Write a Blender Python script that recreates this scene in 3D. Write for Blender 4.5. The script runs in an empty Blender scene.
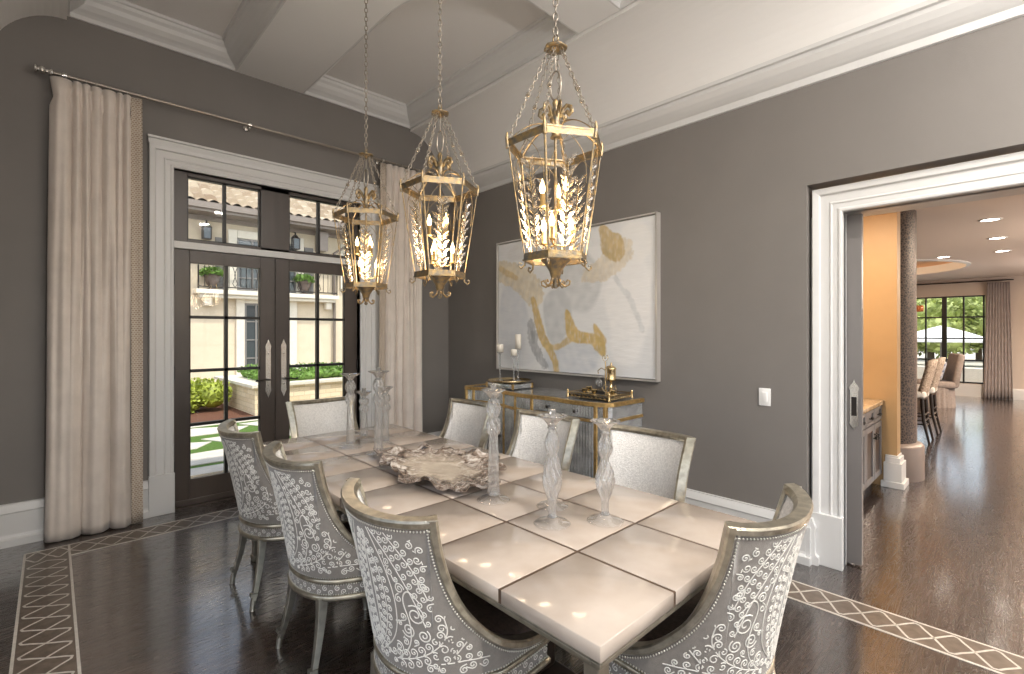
import bpy, bmesh, math, random
from mathutils import Vector, Matrix
from mathutils.geometry import tessellate_polygon
random.seed(7)
sc = bpy.context.scene
COL = sc.collection
PI = math.pi
S, Cc = math.sin, math.cos

# ------------------------------------------------------------------ helpers
def lerp(a, b, t): return a + (b - a) * t

class MB:
    """collects shapes and links them as ONE mesh object"""
    def __init__(s): s.v = []; s.f = []; s.m = []; s.sm = []
    def add(s, vs, fs, mi=0, smooth=False):
        o = len(s.v); s.v += [tuple(p) for p in vs]
        for f in fs:
            s.f.append(tuple(i + o for i in f)); s.m.append(mi); s.sm.append(smooth)
        return s
    def bx(s, x0, x1, y0, y1, z0, z1, mi=0, M=None):
        vs = [Vector(p) for p in ((x0,y0,z0),(x1,y0,z0),(x1,y1,z0),(x0,y1,z0),(x0,y0,z1),(x1,y0,z1),(x1,y1,z1),(x0,y1,z1))]
        if M is not None: vs = [M @ p for p in vs]
        return s.add(vs, [(0,3,2,1),(4,5,6,7),(0,1,5,4),(1,2,6,5),(2,3,7,6),(3,0,4,7)], mi)
    def rbx(s, x0, x1, y0, y1, z0, z1, r=.01, mi=0, M=None, n=3):
        """box with all edges rounded"""
        bm = bmesh.new()
        bmesh.ops.create_cube(bm, size=1)
        for v in bm.verts: v.co = Vector((lerp(x0,x1,v.co.x+.5), lerp(y0,y1,v.co.y+.5), lerp(z0,z1,v.co.z+.5)))
        bmesh.ops.bevel(bm, geom=bm.edges[:], offset=r, segments=n, profile=.5, affect='EDGES')
        vs = [M @ v.co if M is not None else v.co.copy() for v in bm.verts]
        bm.verts.index_update()
        fs = [tuple(v.index for v in f.verts) for f in bm.faces]
        bm.free()
        return s.add(vs, fs, mi, True)
    def grid(s, rows, mi=0, smooth=True, cu=False, cv=False):
        """rows: list of rows of points"""
        n = len(rows); k = len(rows[0]); vs = [p for r in rows for p in r]; fs = []
        for i in range(n if cv else n - 1):
            for j in range(k if cu else k - 1):
                a = i*k + j; b = i*k + (j+1) % k; i2 = (i+1) % n
                fs.append((a, b, i2*k + (j+1) % k, i2*k + j))
        return s.add(vs, fs, mi, smooth)
    def lathe(s, prof, c=(0,0,0), seg=24, mi=0, smooth=True, tw=None, M=None, caps=True):
        rows = []
        for r, z in prof:
            row = []
            for j in range(seg):
                a = 2*PI*j/seg; rr = r * (tw(a, z) if tw else 1)
                p = Vector((c[0] + rr*Cc(a), c[1] + rr*S(a), c[2] + z))
                row.append(M @ p if M is not None else p)
            rows.append(row)
        s.grid(rows, mi, smooth, cu=True)
        if caps:
            for row, rev in ((rows[0], True), (rows[-1], False)):
                ix = list(range(seg)); s.add(row, [tuple(reversed(ix)) if rev else tuple(ix)], mi, False)
        return s
    def tube(s, pts, r, seg=8, mi=0, closed=False, smooth=True, flat=1.0, up=None):
        pts = [Vector(p) for p in pts]; n = len(pts); rows = []
        rr = r if isinstance(r, (list, tuple)) else [r]*n
        prev = None
        for i, p in enumerate(pts):
            if closed: t = pts[(i+1) % n] - pts[i-1]
            else: t = pts[min(i+1, n-1)] - pts[max(i-1, 0)]
            t.normalize()
            if prev is None:
                a = Vector(up) if up else (Vector((0,0,1)) if abs(t.z) < .9 else Vector((1,0,0)))
            else: a = prev
            u = (a - t*a.dot(t))
            if u.length < 1e-5: u = t.orthogonal()
            u.normalize(); w = t.cross(u); prev = u
            rows.append([p + u*(rr[i]*Cc(2*PI*j/seg)) + w*(rr[i]*flat*S(2*PI*j/seg)) for j in range(seg)])
        s.grid(rows, mi, smooth, cu=True, cv=closed)
        if not closed:
            ix = list(range(seg))
            s.add(rows[0], [tuple(reversed(ix))], mi); s.add(rows[-1], [tuple(ix)], mi)
        return s
    def sweep(s, path, prof, closed=False, mi=0, smooth=False):
        """path: 2-D polyline (x,y); prof: (off,z) with off to the left of the travel direction; mitred"""
        n = len(path); P = [Vector(p) for p in path]; rows = []
        for i in range(n):
            if closed or 0 < i < n-1:
                d0 = (P[i]-P[i-1]).normalized(); d1 = (P[(i+1) % n]-P[i]).normalized()
            elif i == 0: d0 = d1 = (P[1]-P[0]).normalized()
            else: d0 = d1 = (P[-1]-P[-2]).normalized()
            n0 = Vector((-d0.y, d0.x)); n1 = Vector((-d1.y, d1.x)); m = (n0+n1)
            if m.length < 1e-6: m = n0.copy()
            m.normalize(); k = 1/max(.3, m.dot(n0))
            rows.append([(P[i].x + m.x*o*k, P[i].y + m.y*o*k, z) for o, z in prof])
        s.grid(rows, mi, smooth, cu=True, cv=closed)
        if not closed:
            ix = list(range(len(prof)))
            s.add(rows[0], [tuple(reversed(ix))], mi); s.add(rows[-1], [tuple(ix)], mi)
        return s
    def poly(s, pts, holes=(), z=0, mi=0, flip=False):
        loops = [[Vector((p[0], p[1], 0)) for p in pts]] + [[Vector((p[0], p[1], 0)) for p in h] for h in holes]
        tris = tessellate_polygon(loops)
        vs = [(p.x, p.y, z) for l in loops for p in l]
        fs = []
        for t in tris:
            a, b, c = [Vector(vs[i]) for i in t]
            up = (b-a).cross(c-a).z > 0
            if up == flip: t = (t[0], t[2], t[1])
            fs.append(tuple(t))
        return s.add(vs, fs, mi)
    def prism(s, pts, z0, z1, mi=0, M=None):
        n = len(pts)
        vs = [Vector((p[0], p[1], z0)) for p in pts] + [Vector((p[0], p[1], z1)) for p in pts]
        if M is not None: vs = [M @ v for v in vs]
        fs = [(i, (i+1) % n, n+(i+1) % n, n+i) for i in range(n)]
        fs += [tuple(reversed(range(n))), tuple(range(n, 2*n))]
        return s.add(vs, fs, mi)
    def ball(s, c, r, seg=8, rings=6, mi=0, sx=1, sy=1, sz=1, M=None):
        rows = []
        for i in range(rings+1):
            t = PI*i/rings; rad = max(S(t), 1e-3)
            row = []
            for j in range(seg):
                p = Vector((c[0]+r*sx*rad*Cc(2*PI*j/seg), c[1]+r*sy*rad*S(2*PI*j/seg), c[2]-r*sz*Cc(t)))
                row.append(M @ p if M is not None else p)
            rows.append(row)
        return s.grid(rows, mi, True, cu=True)
    def build(s, name, mats, parent=None, bevel=0, solid=0, loc=None):
        me = bpy.data.meshes.new(name)
        me.from_pydata([tuple(v) for v in s.v], [], s.f)
        if not isinstance(mats, (list, tuple)): mats = [mats]
        for m in mats: me.materials.append(m)
        me.polygons.foreach_set('material_index', s.m)
        me.polygons.foreach_set('use_smooth', s.sm)
        me.update()
        o = bpy.data.objects.new(name, me); COL.objects.link(o)
        if parent is not None: o.parent = parent
        if loc: o.location = loc
        if solid:
            md = o.modifiers.new('solid', 'SOLIDIFY'); md.thickness = solid
        if bevel:
            md = o.modifiers.new('bevel', 'BEVEL'); md.width = bevel; md.segments = 2; md.limit_method = 'ANGLE'
            md.angle_limit = .6
        return o

def tag(o, label=None, cat=None, group=None, kind=None):
    if label: o['label'] = label
    if cat: o['category'] = cat
    if group: o['group'] = group
    if kind: o['kind'] = kind
    return o
def thing(name, label, cat, loc=(0,0,0), rz=0, group=None, kind=None):
    o = bpy.data.objects.new(name, None); COL.objects.link(o); o.empty_display_size = .1
    o.location = loc; o.rotation_euler = (0, 0, rz)
    return tag(o, label, cat, group, kind)
def struct(o): o['kind'] = 'structure'; return o
KIDS = {}
def copy_tree(o, parent=None):
    c = o.copy(); COL.objects.link(c)
    if parent is not None: c.parent = parent
    for ch in [x for x in list(bpy.data.objects) if x.parent == o and x is not c]:
        copy_tree(ch, c)
    return c
def dup(o, loc, rz, label):
    c = copy_tree(o); c.location = loc; c.rotation_euler = (0, 0, rz); c['label'] = label
    return c

# ------------------------------------------------------------------ materials
def NT(name):
    m = bpy.data.materials.new(name); m.use_nodes = True
    t = m.node_tree; b = t.nodes['Principled BSDF']
    return m, t, b
def nd(t, typ, **kw):
    n = t.nodes.new(typ)
    for k, v in kw.items():
        if k in n.inputs.keys(): n.inputs[k].default_value = v
        else: setattr(n, k, v)
    return n
def mat(name, col, rough=.5, metal=0, noise=0, nscale=20, bump=0, bscale=60, spec=.5, trans=0, ior=1.45, coat=0, col2=None, stretch=None, sheen=0):
    m, t, b = NT(name)
    b.inputs['Base Color'].default_value = (*col, 1); b.inputs['Roughness'].default_value = rough
    b.inputs['Metallic'].default_value = metal; b.inputs['Specular IOR Level'].default_value = spec
    b.inputs['Transmission Weight'].default_value = trans; b.inputs['IOR'].default_value = ior
    b.inputs['Coat Weight'].default_value = coat; b.inputs['Sheen Weight'].default_value = sheen
    tc = nd(t, 'ShaderNodeTexCoord'); mp = nd(t, 'ShaderNodeMapping')
    t.links.new(tc.outputs['Object'], mp.inputs['Vector'])
    if stretch: mp.inputs['Scale'].default_value = stretch
    if noise or col2:
        n = nd(t, 'ShaderNodeTexNoise'); n.inputs['Scale'].default_value = nscale; n.inputs['Detail'].default_value = 5
        t.links.new(mp.outputs[0], n.inputs['Vector'])
        r = nd(t, 'ShaderNodeValToRGB')
        c2 = col2 or tuple(max(0, c*(1-noise)) for c in col)
        r.color_ramp.elements[0].position = .35; r.color_ramp.elements[1].position = .65
        r.color_ramp.elements[0].color = (*c2, 1); r.color_ramp.elements[1].color = (*col, 1)
        t.links.new(n.outputs['Fac'], r.inputs['Fac']); t.links.new(r.outputs[0], b.inputs['Base Color'])
    if bump:
        n2 = nd(t, 'ShaderNodeTexNoise'); n2.inputs['Scale'].default_value = bscale; n2.inputs['Detail'].default_value = 4
        t.links.new(mp.outputs[0], n2.inputs['Vector'])
        bp = nd(t, 'ShaderNodeBump'); bp.inputs['Strength'].default_value = bump; bp.inputs['Distance'].default_value = .01
        t.links.new(n2.outputs['Fac'], bp.inputs['Height']); t.links.new(bp.outputs[0], b.inputs['Normal'])
    return m
def emis(name, col, st):
    m, t, b = NT(name); b.inputs['Base Color'].default_value = (*col, 1)
    b.inputs['Emission Color'].default_value = (*col, 1); b.inputs['Emission Strength'].default_value = st
    return m
def glassmat(name, col=(1,1,1), clear=.5, rough=.0, ior=1.45, glint=.35, milk=0):
    m, t, b = NT(name); t.nodes.remove(b)
    out = t.nodes['Material Output']
    g = nd(t, 'ShaderNodeBsdfGlass'); g.inputs['Color'].default_value = (*col, 1); g.inputs['Roughness'].default_value = rough; g.inputs['IOR'].default_value = ior
    tr = nd(t, 'ShaderNodeBsdfTransparent'); tr.inputs['Color'].default_value = (*col, 1)
    gl = nd(t, 'ShaderNodeBsdfGlossy'); gl.inputs['Roughness'].default_value = .06
    lw = nd(t, 'ShaderNodeLayerWeight'); lw.inputs['Blend'].default_value = glint
    mx = nd(t, 'ShaderNodeMixShader'); mx.inputs[0].default_value = clear
    m2 = nd(t, 'ShaderNodeMixShader')
    t.links.new(g.outputs[0], mx.inputs[1]); t.links.new(tr.outputs[0], mx.inputs[2])
    if milk:
        df = nd(t, 'ShaderNodeBsdfTranslucent'); df.inputs['Color'].default_value = (.95,.96,.97,1); d2 = nd(t, 'ShaderNodeBsdfDiffuse'); d2.inputs['Color'].default_value = (.95,.96,.97,1)
        ad = nd(t, 'ShaderNodeMixShader'); t.links.new(df.outputs[0], ad.inputs[1]); t.links.new(d2.outputs[0], ad.inputs[2]); m3_ = nd(t, 'ShaderNodeMixShader'); m3_.inputs[0].default_value = milk
        t.links.new(mx.outputs[0], m3_.inputs[1]); t.links.new(ad.outputs[0], m3_.inputs[2]); mx = m3_
    t.links.new(lw.outputs['Facing'], m2.inputs[0]); t.links.new(mx.outputs[0], m2.inputs[1]); t.links.new(gl.outputs[0], m2.inputs[2]); t.links.new(m2.outputs[0], out.inputs[0])
    return m
def panemat(name, tint=(.97,.98,.97), refl=.5):
    m, t, b = NT(name); t.nodes.remove(b); out = t.nodes['Material Output']
    tr = nd(t, 'ShaderNodeBsdfTransparent'); tr.inputs['Color'].default_value = (*tint, 1)
    gl = nd(t, 'ShaderNodeBsdfGlossy'); gl.inputs['Roughness'].default_value = .02
    fr = nd(t, 'ShaderNodeFresnel'); fr.inputs['IOR'].default_value = 1.4
    mu = nd(t, 'ShaderNodeMath', operation='MULTIPLY'); mu.inputs[1].default_value = refl
    mx = nd(t, 'ShaderNodeMixShader')
    t.links.new(fr.outputs[0], mu.inputs[0]); t.links.new(mu.outputs[0], mx.inputs[0])
    t.links.new(tr.outputs[0], mx.inputs[1]); t.links.new(gl.outputs[0], mx.inputs[2]); t.links.new(mx.outputs[0], out.inputs[0])
    return m

M_wall = mat('wall_paint', (.205,.190,.178), .55, bump=.06, bscale=180, noise=.05, nscale=3)
M_white = mat('white_paint', (.67,.67,.665), .35)
M_ceil = mat('ceiling_paint', (.80,.785,.77), .6)
M_beam = mat('beam_paint', (.83,.825,.815), .5)
M_door = mat('door_brown_paint', (.078,.062,.053), .32, noise=.15, nscale=14, stretch=(1,1,.1))
M_black = mat('black_bar', (.012,.011,.010), .4)
M_iron = mat('dark_iron', (.03,.025,.022), .4, metal=.6)
M_nickel = mat('nickel', (.72,.70,.66), .22, metal=1)
M_pane = panemat('window_glass')
M_champ = mat('champagne_leaf', (.50,.455,.36), .30, metal=.85, noise=.35, nscale=30, bump=.08, bscale=90)
M_champ2 = mat('champagne_leaf_legs', (.46,.44,.37), .30, metal=.8, noise=.3, nscale=25)
M_grey = mat('taupe_grey_fabric', (.235,.212,.188), .55, bump=.2, bscale=500, noise=.12, nscale=60, sheen=.4)
M_thread = mat('ivory_embroidery', (.76,.735,.68), .55, bump=.3, bscale=900)
M_ivory = mat('ivory_woven_fabric', (.80,.785,.755), .85, bump=.6, bscale=200, noise=.22, nscale=110)
M_nail = mat('pewter_nailheads', (.62,.60,.54), .28, metal=1)
M_brass = mat('antique_gold', (.66,.43,.17), .36, metal=.75, noise=.35, nscale=40, bump=.1)
M_goldpale = mat('pale_gold', (.78,.60,.33), .25, metal=1, noise=.2, nscale=60)
M_tile = mat('cream_stone_tile', (.465,.40,.345), .20, noise=.10, nscale=5, coat=.4, col2=(.39,.325,.27))
M_grout = mat('bronze_inlay', (.11,.07,.045), .35, metal=.3)
M_apron = mat('silvered_apron', (.30,.27,.215), .35, metal=.75, noise=.3, nscale=20)
M_dark = mat('dark_wood', (.03,.018,.012), .35, noise=.4, nscale=30, stretch=(1,1,8))
M_mirror = mat('antiqued_mirror', (.70,.74,.77), .12, metal=1, noise=.3, nscale=9)
M_candle = mat('ivory_wax', (.80,.75,.66), .5)
M_glass = glassmat('crystal_glass', (.99,.995,.995), .72, glint=.5, milk=.13)
M_foot = glassmat('crystal_foot', (.995,1,1), .95, glint=.2, milk=.08)
M_crystal = glassmat('lantern_crystal', (1,.95,.86), .55, glint=.55)
M_lantern = mat('lantern_gilt', (.44,.30,.13), .36, metal=.85, noise=.5, nscale=45, bump=.25, bscale=120, col2=(.20,.18,.15))
M_chain = mat('aged_chain', (.36,.32,.27), .38, metal=.85)
M_bulb = emis('lit_bulb', (1,.70,.34), 9)
M_sleeve = mat('gilt_sleeve', (.55,.38,.16), .4, metal=.6)
M_curt = mat('champagne_silk', (.75,.675,.61), .5, bump=.12, bscale=30, noise=.10, nscale=7, sheen=.3)
M_cart = mat('pale_slub_curtain', (.52,.50,.50), .6, bump=.1, bscale=30)
M_bowl = None
M_switch = mat('switch_white', (.85,.85,.84), .3)

def floor_mat():
    m, t, b = NT('espresso_oak_planks')
    tc = nd(t, 'ShaderNodeTexCoord'); sp = nd(t, 'ShaderNodeSeparateXYZ'); t.links.new(tc.outputs['Object'], sp.inputs[0])
    def mth(op, a, bb=None, c=None):
        n = nd(t, 'ShaderNodeMath', operation=op)
        for i, v in enumerate((a, bb, c)):
            if v is None: continue
            if isinstance(v, (int, float)): n.inputs[i].default_value = v
            else: t.links.new(v, n.inputs[i])
        return n.outputs[0]
    row = mth('DIVIDE', sp.outputs[1], .127)
    rid = mth('FLOOR', row)
    wn = nd(t, 'ShaderNodeTexWhiteNoise', noise_dimensions='1D'); t.links.new(rid, wn.inputs['W'])
    xs = mth('ADD', mth('DIVIDE', sp.outputs[0], 1.7), mth('MULTIPLY', wn.outputs['Value'], 7.3))
    xid = mth('FLOOR', xs)
    cb = nd(t, 'ShaderNodeCombineXYZ'); t.links.new(rid, cb.inputs[0]); t.links.new(xid, cb.inputs[1])
    wn2 = nd(t, 'ShaderNodeTexWhiteNoise', noise_dimensions='3D'); t.links.new(cb.outputs[0], wn2.inputs['Vector'])
    fr = mth('FRACT', row); fx = mth('FRACT', xs)
    gap = mth('MAXIMUM', mth('LESS_THAN', fr, .012), mth('LESS_THAN', fx, .0016))
    # cathedral grain: warped rings
    cv = nd(t, 'ShaderNodeCombineXYZ')
    t.links.new(mth('MULTIPLY', sp.outputs[0], 1.1), cv.inputs[0]); t.links.new(mth('MULTIPLY', sp.outputs[1], 9.0), cv.inputs[1])
    t.links.new(mth('MULTIPLY', wn2.outputs['Value'], 37.0), cv.inputs[2])
    nz = nd(t, 'ShaderNodeTexNoise'); nz.inputs['Scale'].default_value = 1.6; nz.inputs['Detail'].default_value = 2
    t.links.new(cv.outputs[0], nz.inputs['Vector'])
    rings = mth('FRACT', mth('MULTIPLY', nz.outputs['Fac'], 16))
    cv2 = nd(t, 'ShaderNodeCombineXYZ')
    t.links.new(mth('MULTIPLY', sp.outputs[0], 6), cv2.inputs[0]); t.links.new(mth('MULTIPLY', sp.outputs[1], 170), cv2.inputs[1]); t.links.new(rid, cv2.inputs[2])
    nf = nd(t, 'ShaderNodeTexNoise'); nf.inputs['Scale'].default_value = 1; nf.inputs['Detail'].default_value = 3
    t.links.new(cv2.outputs[0], nf.inputs['Vector'])
    g = mth('ADD', mth('MULTIPLY', rings, .45), mth('MULTIPLY', nf.outputs['Fac'], .55))
    val = mth('ADD', mth('MULTIPLY', g, .5), mth('MULTIPLY', wn2.outputs['Value'], .4))
    r = nd(t, 'ShaderNodeValToRGB')
    r.color_ramp.elements[0].color = (.014,.0085,.0062,1); r.color_ramp.elements[1].color = (.066,.042,.031,1)
    r.color_ramp.elements[0].position = .15; r.color_ramp.elements[1].position = .85
    t.links.new(val, r.inputs['Fac'])
    mx = nd(t, 'ShaderNodeMix', data_type='RGBA'); t.links.new(gap, mx.inputs[0]); t.links.new(r.outputs[0], mx.inputs[6])
    mx.inputs[7].default_value = (.006,.004,.003,1)
    t.links.new(mx.outputs[2], b.inputs['Base Color'])
    rr = mth('ADD', mth('MULTIPLY', g, .14), .19); t.links.new(rr, b.inputs['Roughness'])
    b.inputs['Specular IOR Level'].default_value = 1.0; b.inputs['Coat Weight'].default_value = 1.0; b.inputs['Coat Roughness'].default_value = .14; b.inputs['Coat IOR'].default_value = 1.7
    bp = nd(t, 'ShaderNodeBump'); bp.inputs['Strength'].default_value = .22; bp.inputs['Distance'].default_value = .004
    hh = mth('SUBTRACT', g, mth('MULTIPLY', gap, 2)); t.links.new(hh, bp.inputs['Height']); t.links.new(bp.outputs[0], b.inputs['Normal'])
    return m
M_floor = floor_mat()
M_mosbase = mat('taupe_mosaic', (.155,.12,.092), .3, noise=.3, nscale=26)
M_mosline = mat('cream_mosaic', (.60,.56,.50), .35, noise=.15, nscale=60)

# ------------------------------------------------------------------ room constants
YA = 4.92; XB = 3.57; XL = -.457; YN = -3.2; ZB = 3.30
XC0, XC1 = .083, 3.03     # coffer field between the coves
ZC = 3.86; ZT = 4.05
OPY = .95                 # the wide opening starts here and runs towards -Y
# floor
f = MB(); f.bx(-.7, 16.2, -5.5, 6.0, -.2, 0)
struct(f.build('floor', M_floor))

# inlaid border
def lattice(mb, mapf, L, w, cell, z, lw=.011):
    n = max(1, round(L/cell)); c = L/n
    for sgn in (1, -1):
        pts = []
        N = 14*n
        for i in range(N+1):
            t = i/N*n; ph = t % 1.0
            tri = 4*abs(((t+.25) % 1) - .5) - 1      # -1..1 triangle crossing 0 at t = 0, .5
            o = .5*tri
            st = .10*S(4*PI*t*1.0)*S(2*PI*t)          # ogee wobble
            pts.append((t*c, sgn*(o*.93*w + st*w*.35*(1 if tri > 0 else 1))))
        P = [mapf(a, b) for a, b in pts]
        for i in range(len(P)-1):
            d = (Vector(P[i+1])-Vector(P[i])); d.normalize(); nn = Vector((-d.y, d.x))*lw/2
            a, b = Vector(P[i])-d*.001, Vector(P[i+1])+d*.001
            mb.add([(a.x-nn.x,a.y-nn.y,z),(b.x-nn.x,b.y-nn.y,z),(b.x+nn.x,b.y+nn.y,z),(a.x+nn.x,a.y+nn.y,z)], [(0,1,2,3)], 1)
bo = MB()
bx0, bx1, by0, by1, bw = -.13, 3.25, -.20, 4.64, .22
zb = .002
for (x0,x1,y0,y1) in ((bx0,bx0+bw,by0,by1),(bx1-bw,bx1,by0,by1),(bx0+bw,bx1-bw,by1-bw,by1),(bx0+bw,bx1-bw,by0,by0+bw)):
    bo.bx(x0,x1,y0,y1,-.001,zb,0)
zl = .0034
lwid = .012
for r_ in ((bx0,by0,bx1,by1),(bx0+bw,by0+bw,bx1-bw,by1-bw)):
    x0,y0,x1,y1 = r_
    bo.bx(x0-lwid/2,x0+lwid/2,y0,y1,0,zl,1); bo.bx(x1-lwid/2,x1+lwid/2,y0,y1,0,zl,1)
    bo.bx(x0,x1,y0-lwid/2,y0+lwid/2,0,zl,1); bo.bx(x0,x1,y1-lwid/2,y1+lwid/2,0,zl,1)
for x in (bx0+bw, bx1-bw):
    for ya, yb in ((by0,by0+bw),(by1-bw,by1)): bo.bx(x-lwid/2,x+lwid/2,ya,yb,0,zl,1)
Ly = by1-by0-2*bw; Lx = bx1-bx0-2*bw
for x in (bx0+bw/2, bx1-bw/2): lattice(bo, lambda a,b,x=x: (x+b, by0+bw+a, 0), Ly, bw, .145*2, zl-.0008)
for y in (by0+bw/2, by1-bw/2): lattice(bo, lambda a,b,y=y: (bx0+bw+a, y+b, 0), Lx, bw, .145*2, zl-.0008)
for x in (bx0+bw/2, bx1-bw/2):
    for y in (by0+bw/2, by1-bw/2): lattice(bo, lambda a,b,x=x,y=y: (x-bw/2+a, y+b, 0), bw, bw, .22, zl-.0008)
struct(bo.build('trim_1', [M_mosbase, M_mosline]))

# wall A (french doors), opening X .745..2.40, Z 0..2.87
DX0, DX1, DZ = .745, 2.40, 2.875
w = MB()
w.bx(-.8, DX0, YA, YA+.22, 0, 4.3); w.bx(DX1, XB+.3, YA, YA+.22, 0, 4.3); w.bx(DX0, DX1, YA, YA+.22, DZ, 4.3)
struct(w.build('wall_back', M_wall))
# wall B with recessed opening
w = MB()
w.bx(XB, XB+.24, .985, YA, 0, 3.5)
w.bx(XB, XB+.24, -5.5, .985, 2.455, 3.5)
struct(w.build('wall_right', M_wall))
# unseen left and near walls, with window openings added to let daylight in
w = MB()
LW = (-1.6, 2.3, .35, 2.9)
w.bx(XL-.2, XL, YN, LW[0], 0, 3.5); w.bx(XL-.2, XL, LW[1], YA, 0, 3.5)
w.bx(XL-.2, XL, LW[0], LW[1], 0, LW[2]); w.bx(XL-.2, XL, LW[0], LW[1], LW[3], 3.5)
struct(w.build('wall_left', M_wall))
w = MB()
NW = (-.1, 3.3, .3, 3.0)
w.bx(XL-.2, NW[0], YN-.2, YN, 0, 4.3); w.bx(NW[1], XB+.24, YN-.2, YN, 0, 4.3)
w.bx(NW[0], NW[1], YN-.2, YN, 0, NW[2]); w.bx(NW[0], NW[1], YN-.2, YN, NW[3], 4.3)
struct(w.build('wall_near', M_wall))
for nm, ax in (('added_window_1', 'x'), ('added_window_2', 'y')):  # glazing bars of the two added windows
    q = MB()
    if ax == 'x':
        a0, a1, z0, z1 = LW; n = 5
        for i in range(n+1):
            y = lerp(a0, a1, i/n); q.bx(XL-.14, XL-.08, y-.03, y+.03, z0, z1)
        for z in (z0, 1.2, 2.05, z1): q.bx(XL-.14, XL-.08, a0, a1, z-.025, z+.025)
    else:
        a0, a1, z0, z1 = NW; n = 5
        for i in range(n+1):
            x = lerp(a0, a1, i/n); q.bx(x-.03, x+.03, YN-.14, YN-.08, z0, z1)
        for z in (z0, 1.2, 2.1, z1): q.bx(a0, a1, YN-.14, YN-.08, z-.025, z+.025)
    struct(q.build(nm, M_door))

# ceiling: cove + coffered field
YE = YN
def coffer(x0, x1, y0, y1, cx, cy):
    """outline with one concave-rounded corner at (cx,cy)"""
    rx, ry = min(1.0, (x1-x0)*.85), .90
    if (x1-x0) < 1.3: rx = (x1-x0)*.58
    pts = []
    for (px, py) in ((x0,y0),(x1,y0),(x1,y1),(x0,y1)):
        if px == cx and py == cy:
            ex = px + (rx if px == x0 else -rx); ey = py + (ry if py == y0 else -ry)
            arc = []
            for i in range(13):
                a = i/12*PI/2
                arc.append((ex + (px-ex)*Cc(a), ey + (py-ey)*S(a)))       # from (px,ey) to (ex,py)
            # order so that the outline keeps going counter-clockwise
            if (px == x0 and py == y0) or (px == x1 and py == y1): pass
            if px == x0 and py == y0: pts += arc            # arrives down the left side
            elif px == x1 and py == y0: pts += arc[::-1]    # arrives along the bottom
            elif px == x1 and py == y1: pts += arc          # arrives up the right side
            else: pts += arc[::-1]
        else: pts.append((px, py))
    return pts
bx_l, bx_r = 1.215, 1.80
cof = [coffer(XC0, bx_l, 2.43, YA, bx_l, 2.43), coffer(bx_r, XC1, 2.43, YA, bx_r, 2.43),
       coffer(XC0, bx_l, -.25, 2.05, bx_l, 2.05), coffer(bx_r, XC1, -.25, 2.05, bx_r, 2.05)]
c = MB()
outer = [(XC0-.001, YE), (XC1+.001, YE), (XC1+.001, YA+.002), (XC0-.001, YA+.002)]
c.poly([(XC0-.001, YE), (XC1+.001, YE), (XC1+.001, -.25), (XC0-.001, -.25)], z=ZC, mi=1, flip=True)
c.poly([(bx_l, 2.05),(bx_r, 2.05),(bx_r, 2.43),(bx_l, 2.43)], z=ZC, mi=1, flip=True)
# beam undersides: field rectangle minus coffers, as one tessellated sheet
field = [(XC0, -.25-.001), (XC1, -.25-.001), (XC1, YA+.001), (XC0, YA+.001)]
c = MB()
eps = .004
holes = []
for p in cof:
    mx_ = sum(a for a, b in p)/len(p); my_ = sum(b for a, b in p)/len(p)
    holes.append([(min(max(a, XC0+eps), XC1-eps), min(max(b, -.25+eps), YA-eps)) for a, b in p][::-1])
c.poly(field, holes, z=ZC, mi=1, flip=True)
c.poly([(XC0, YE), (XC1, YE), (XC1, -.25), (XC0, -.25)], z=ZC, mi=1, flip=True)
for h in holes:
    hh = h[::-1]
    # crown inside each coffer: a cyma profile rising to the coffer's panel
    prof = [(0, ZC), (.012, ZC), (.016, ZC+.03), (.035, ZC+.045), (.06, ZC+.06), (.09, ZC+.09), (.105, ZC+.12), (.125, ZC+.14), (.13, ZC+.165), (.145, ZC+.17), (.15, ZT), (.0, ZT)]
    c.sweep(hh, prof, closed=True, mi=2)
c.bx(XC0-.1, XC1+.1, YE, YA, ZT, ZT+.05, 0)
# coves (quarter ellipses)
def covepts(x_edge, sgn, a=.42, b=.53, n=16):
    return [(x_edge + sgn*a*S(t), ZC-.03 - b*(1-Cc(t))) for t in [PI/2*i/n for i in range(n+1)]]
for xe, sg in ((XC1, 1), (XC0, -1)):
    pp = [(xe, ZC)] + covepts(xe, sg)
    pp.append((xe+sg*.60, pp[-1][1]))
    rows = [[(x, y, z) for x, z in pp] for y in (YE, YA+.01)]
    if sg < 0: rows = rows[::-1]
    c.grid(rows, mi=3, smooth=False)
    c.bx(xe+sg*.0-.02*(sg<0), xe+.02*(sg>0), YE, YA, ZC-.002, ZC+.2, 0)
M_cove = mat('cove_paint', (.82,.81,.795), .6)
ceil_o = struct(c.build('ceiling', [M_ceil, M_beam, M_white, M_cove]))
# outer roof shell so daylight does not leak
q = MB(); q.bx(XL-.5, XB+.5, YN-.5, YA+.22, 4.3, 4.5); q.bx(XL-.5, XL-.2, YN-.5, YA+.22, 3.3, 4.3); q.bx(XB+.24, XB+.5, YN-.5, YA+.22, 3.3, 4.4)
struct(q.build('ceiling_roof', M_ceil))
# crown along wall B and the left wall (3.12 .. 3.30)
crown = [(0, 3.10), (.014, 3.105), (.016, 3.15), (.03, 3.16), (.05, 3.18), (.075, 3.21), (.095, 3.245), (.10, 3.27), (.118, 3.275), (.12, ZB), (0, ZB+.02)]
q = MB(); q.sweep([(XB, -5.5), (XB, YA)], crown)
struct(q.build('trim_2', M_white))
q = MB(); q.sweep([(XL, YA), (XL, YN)], crown)
struct(q.build('trim_3', M_white))
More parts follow.
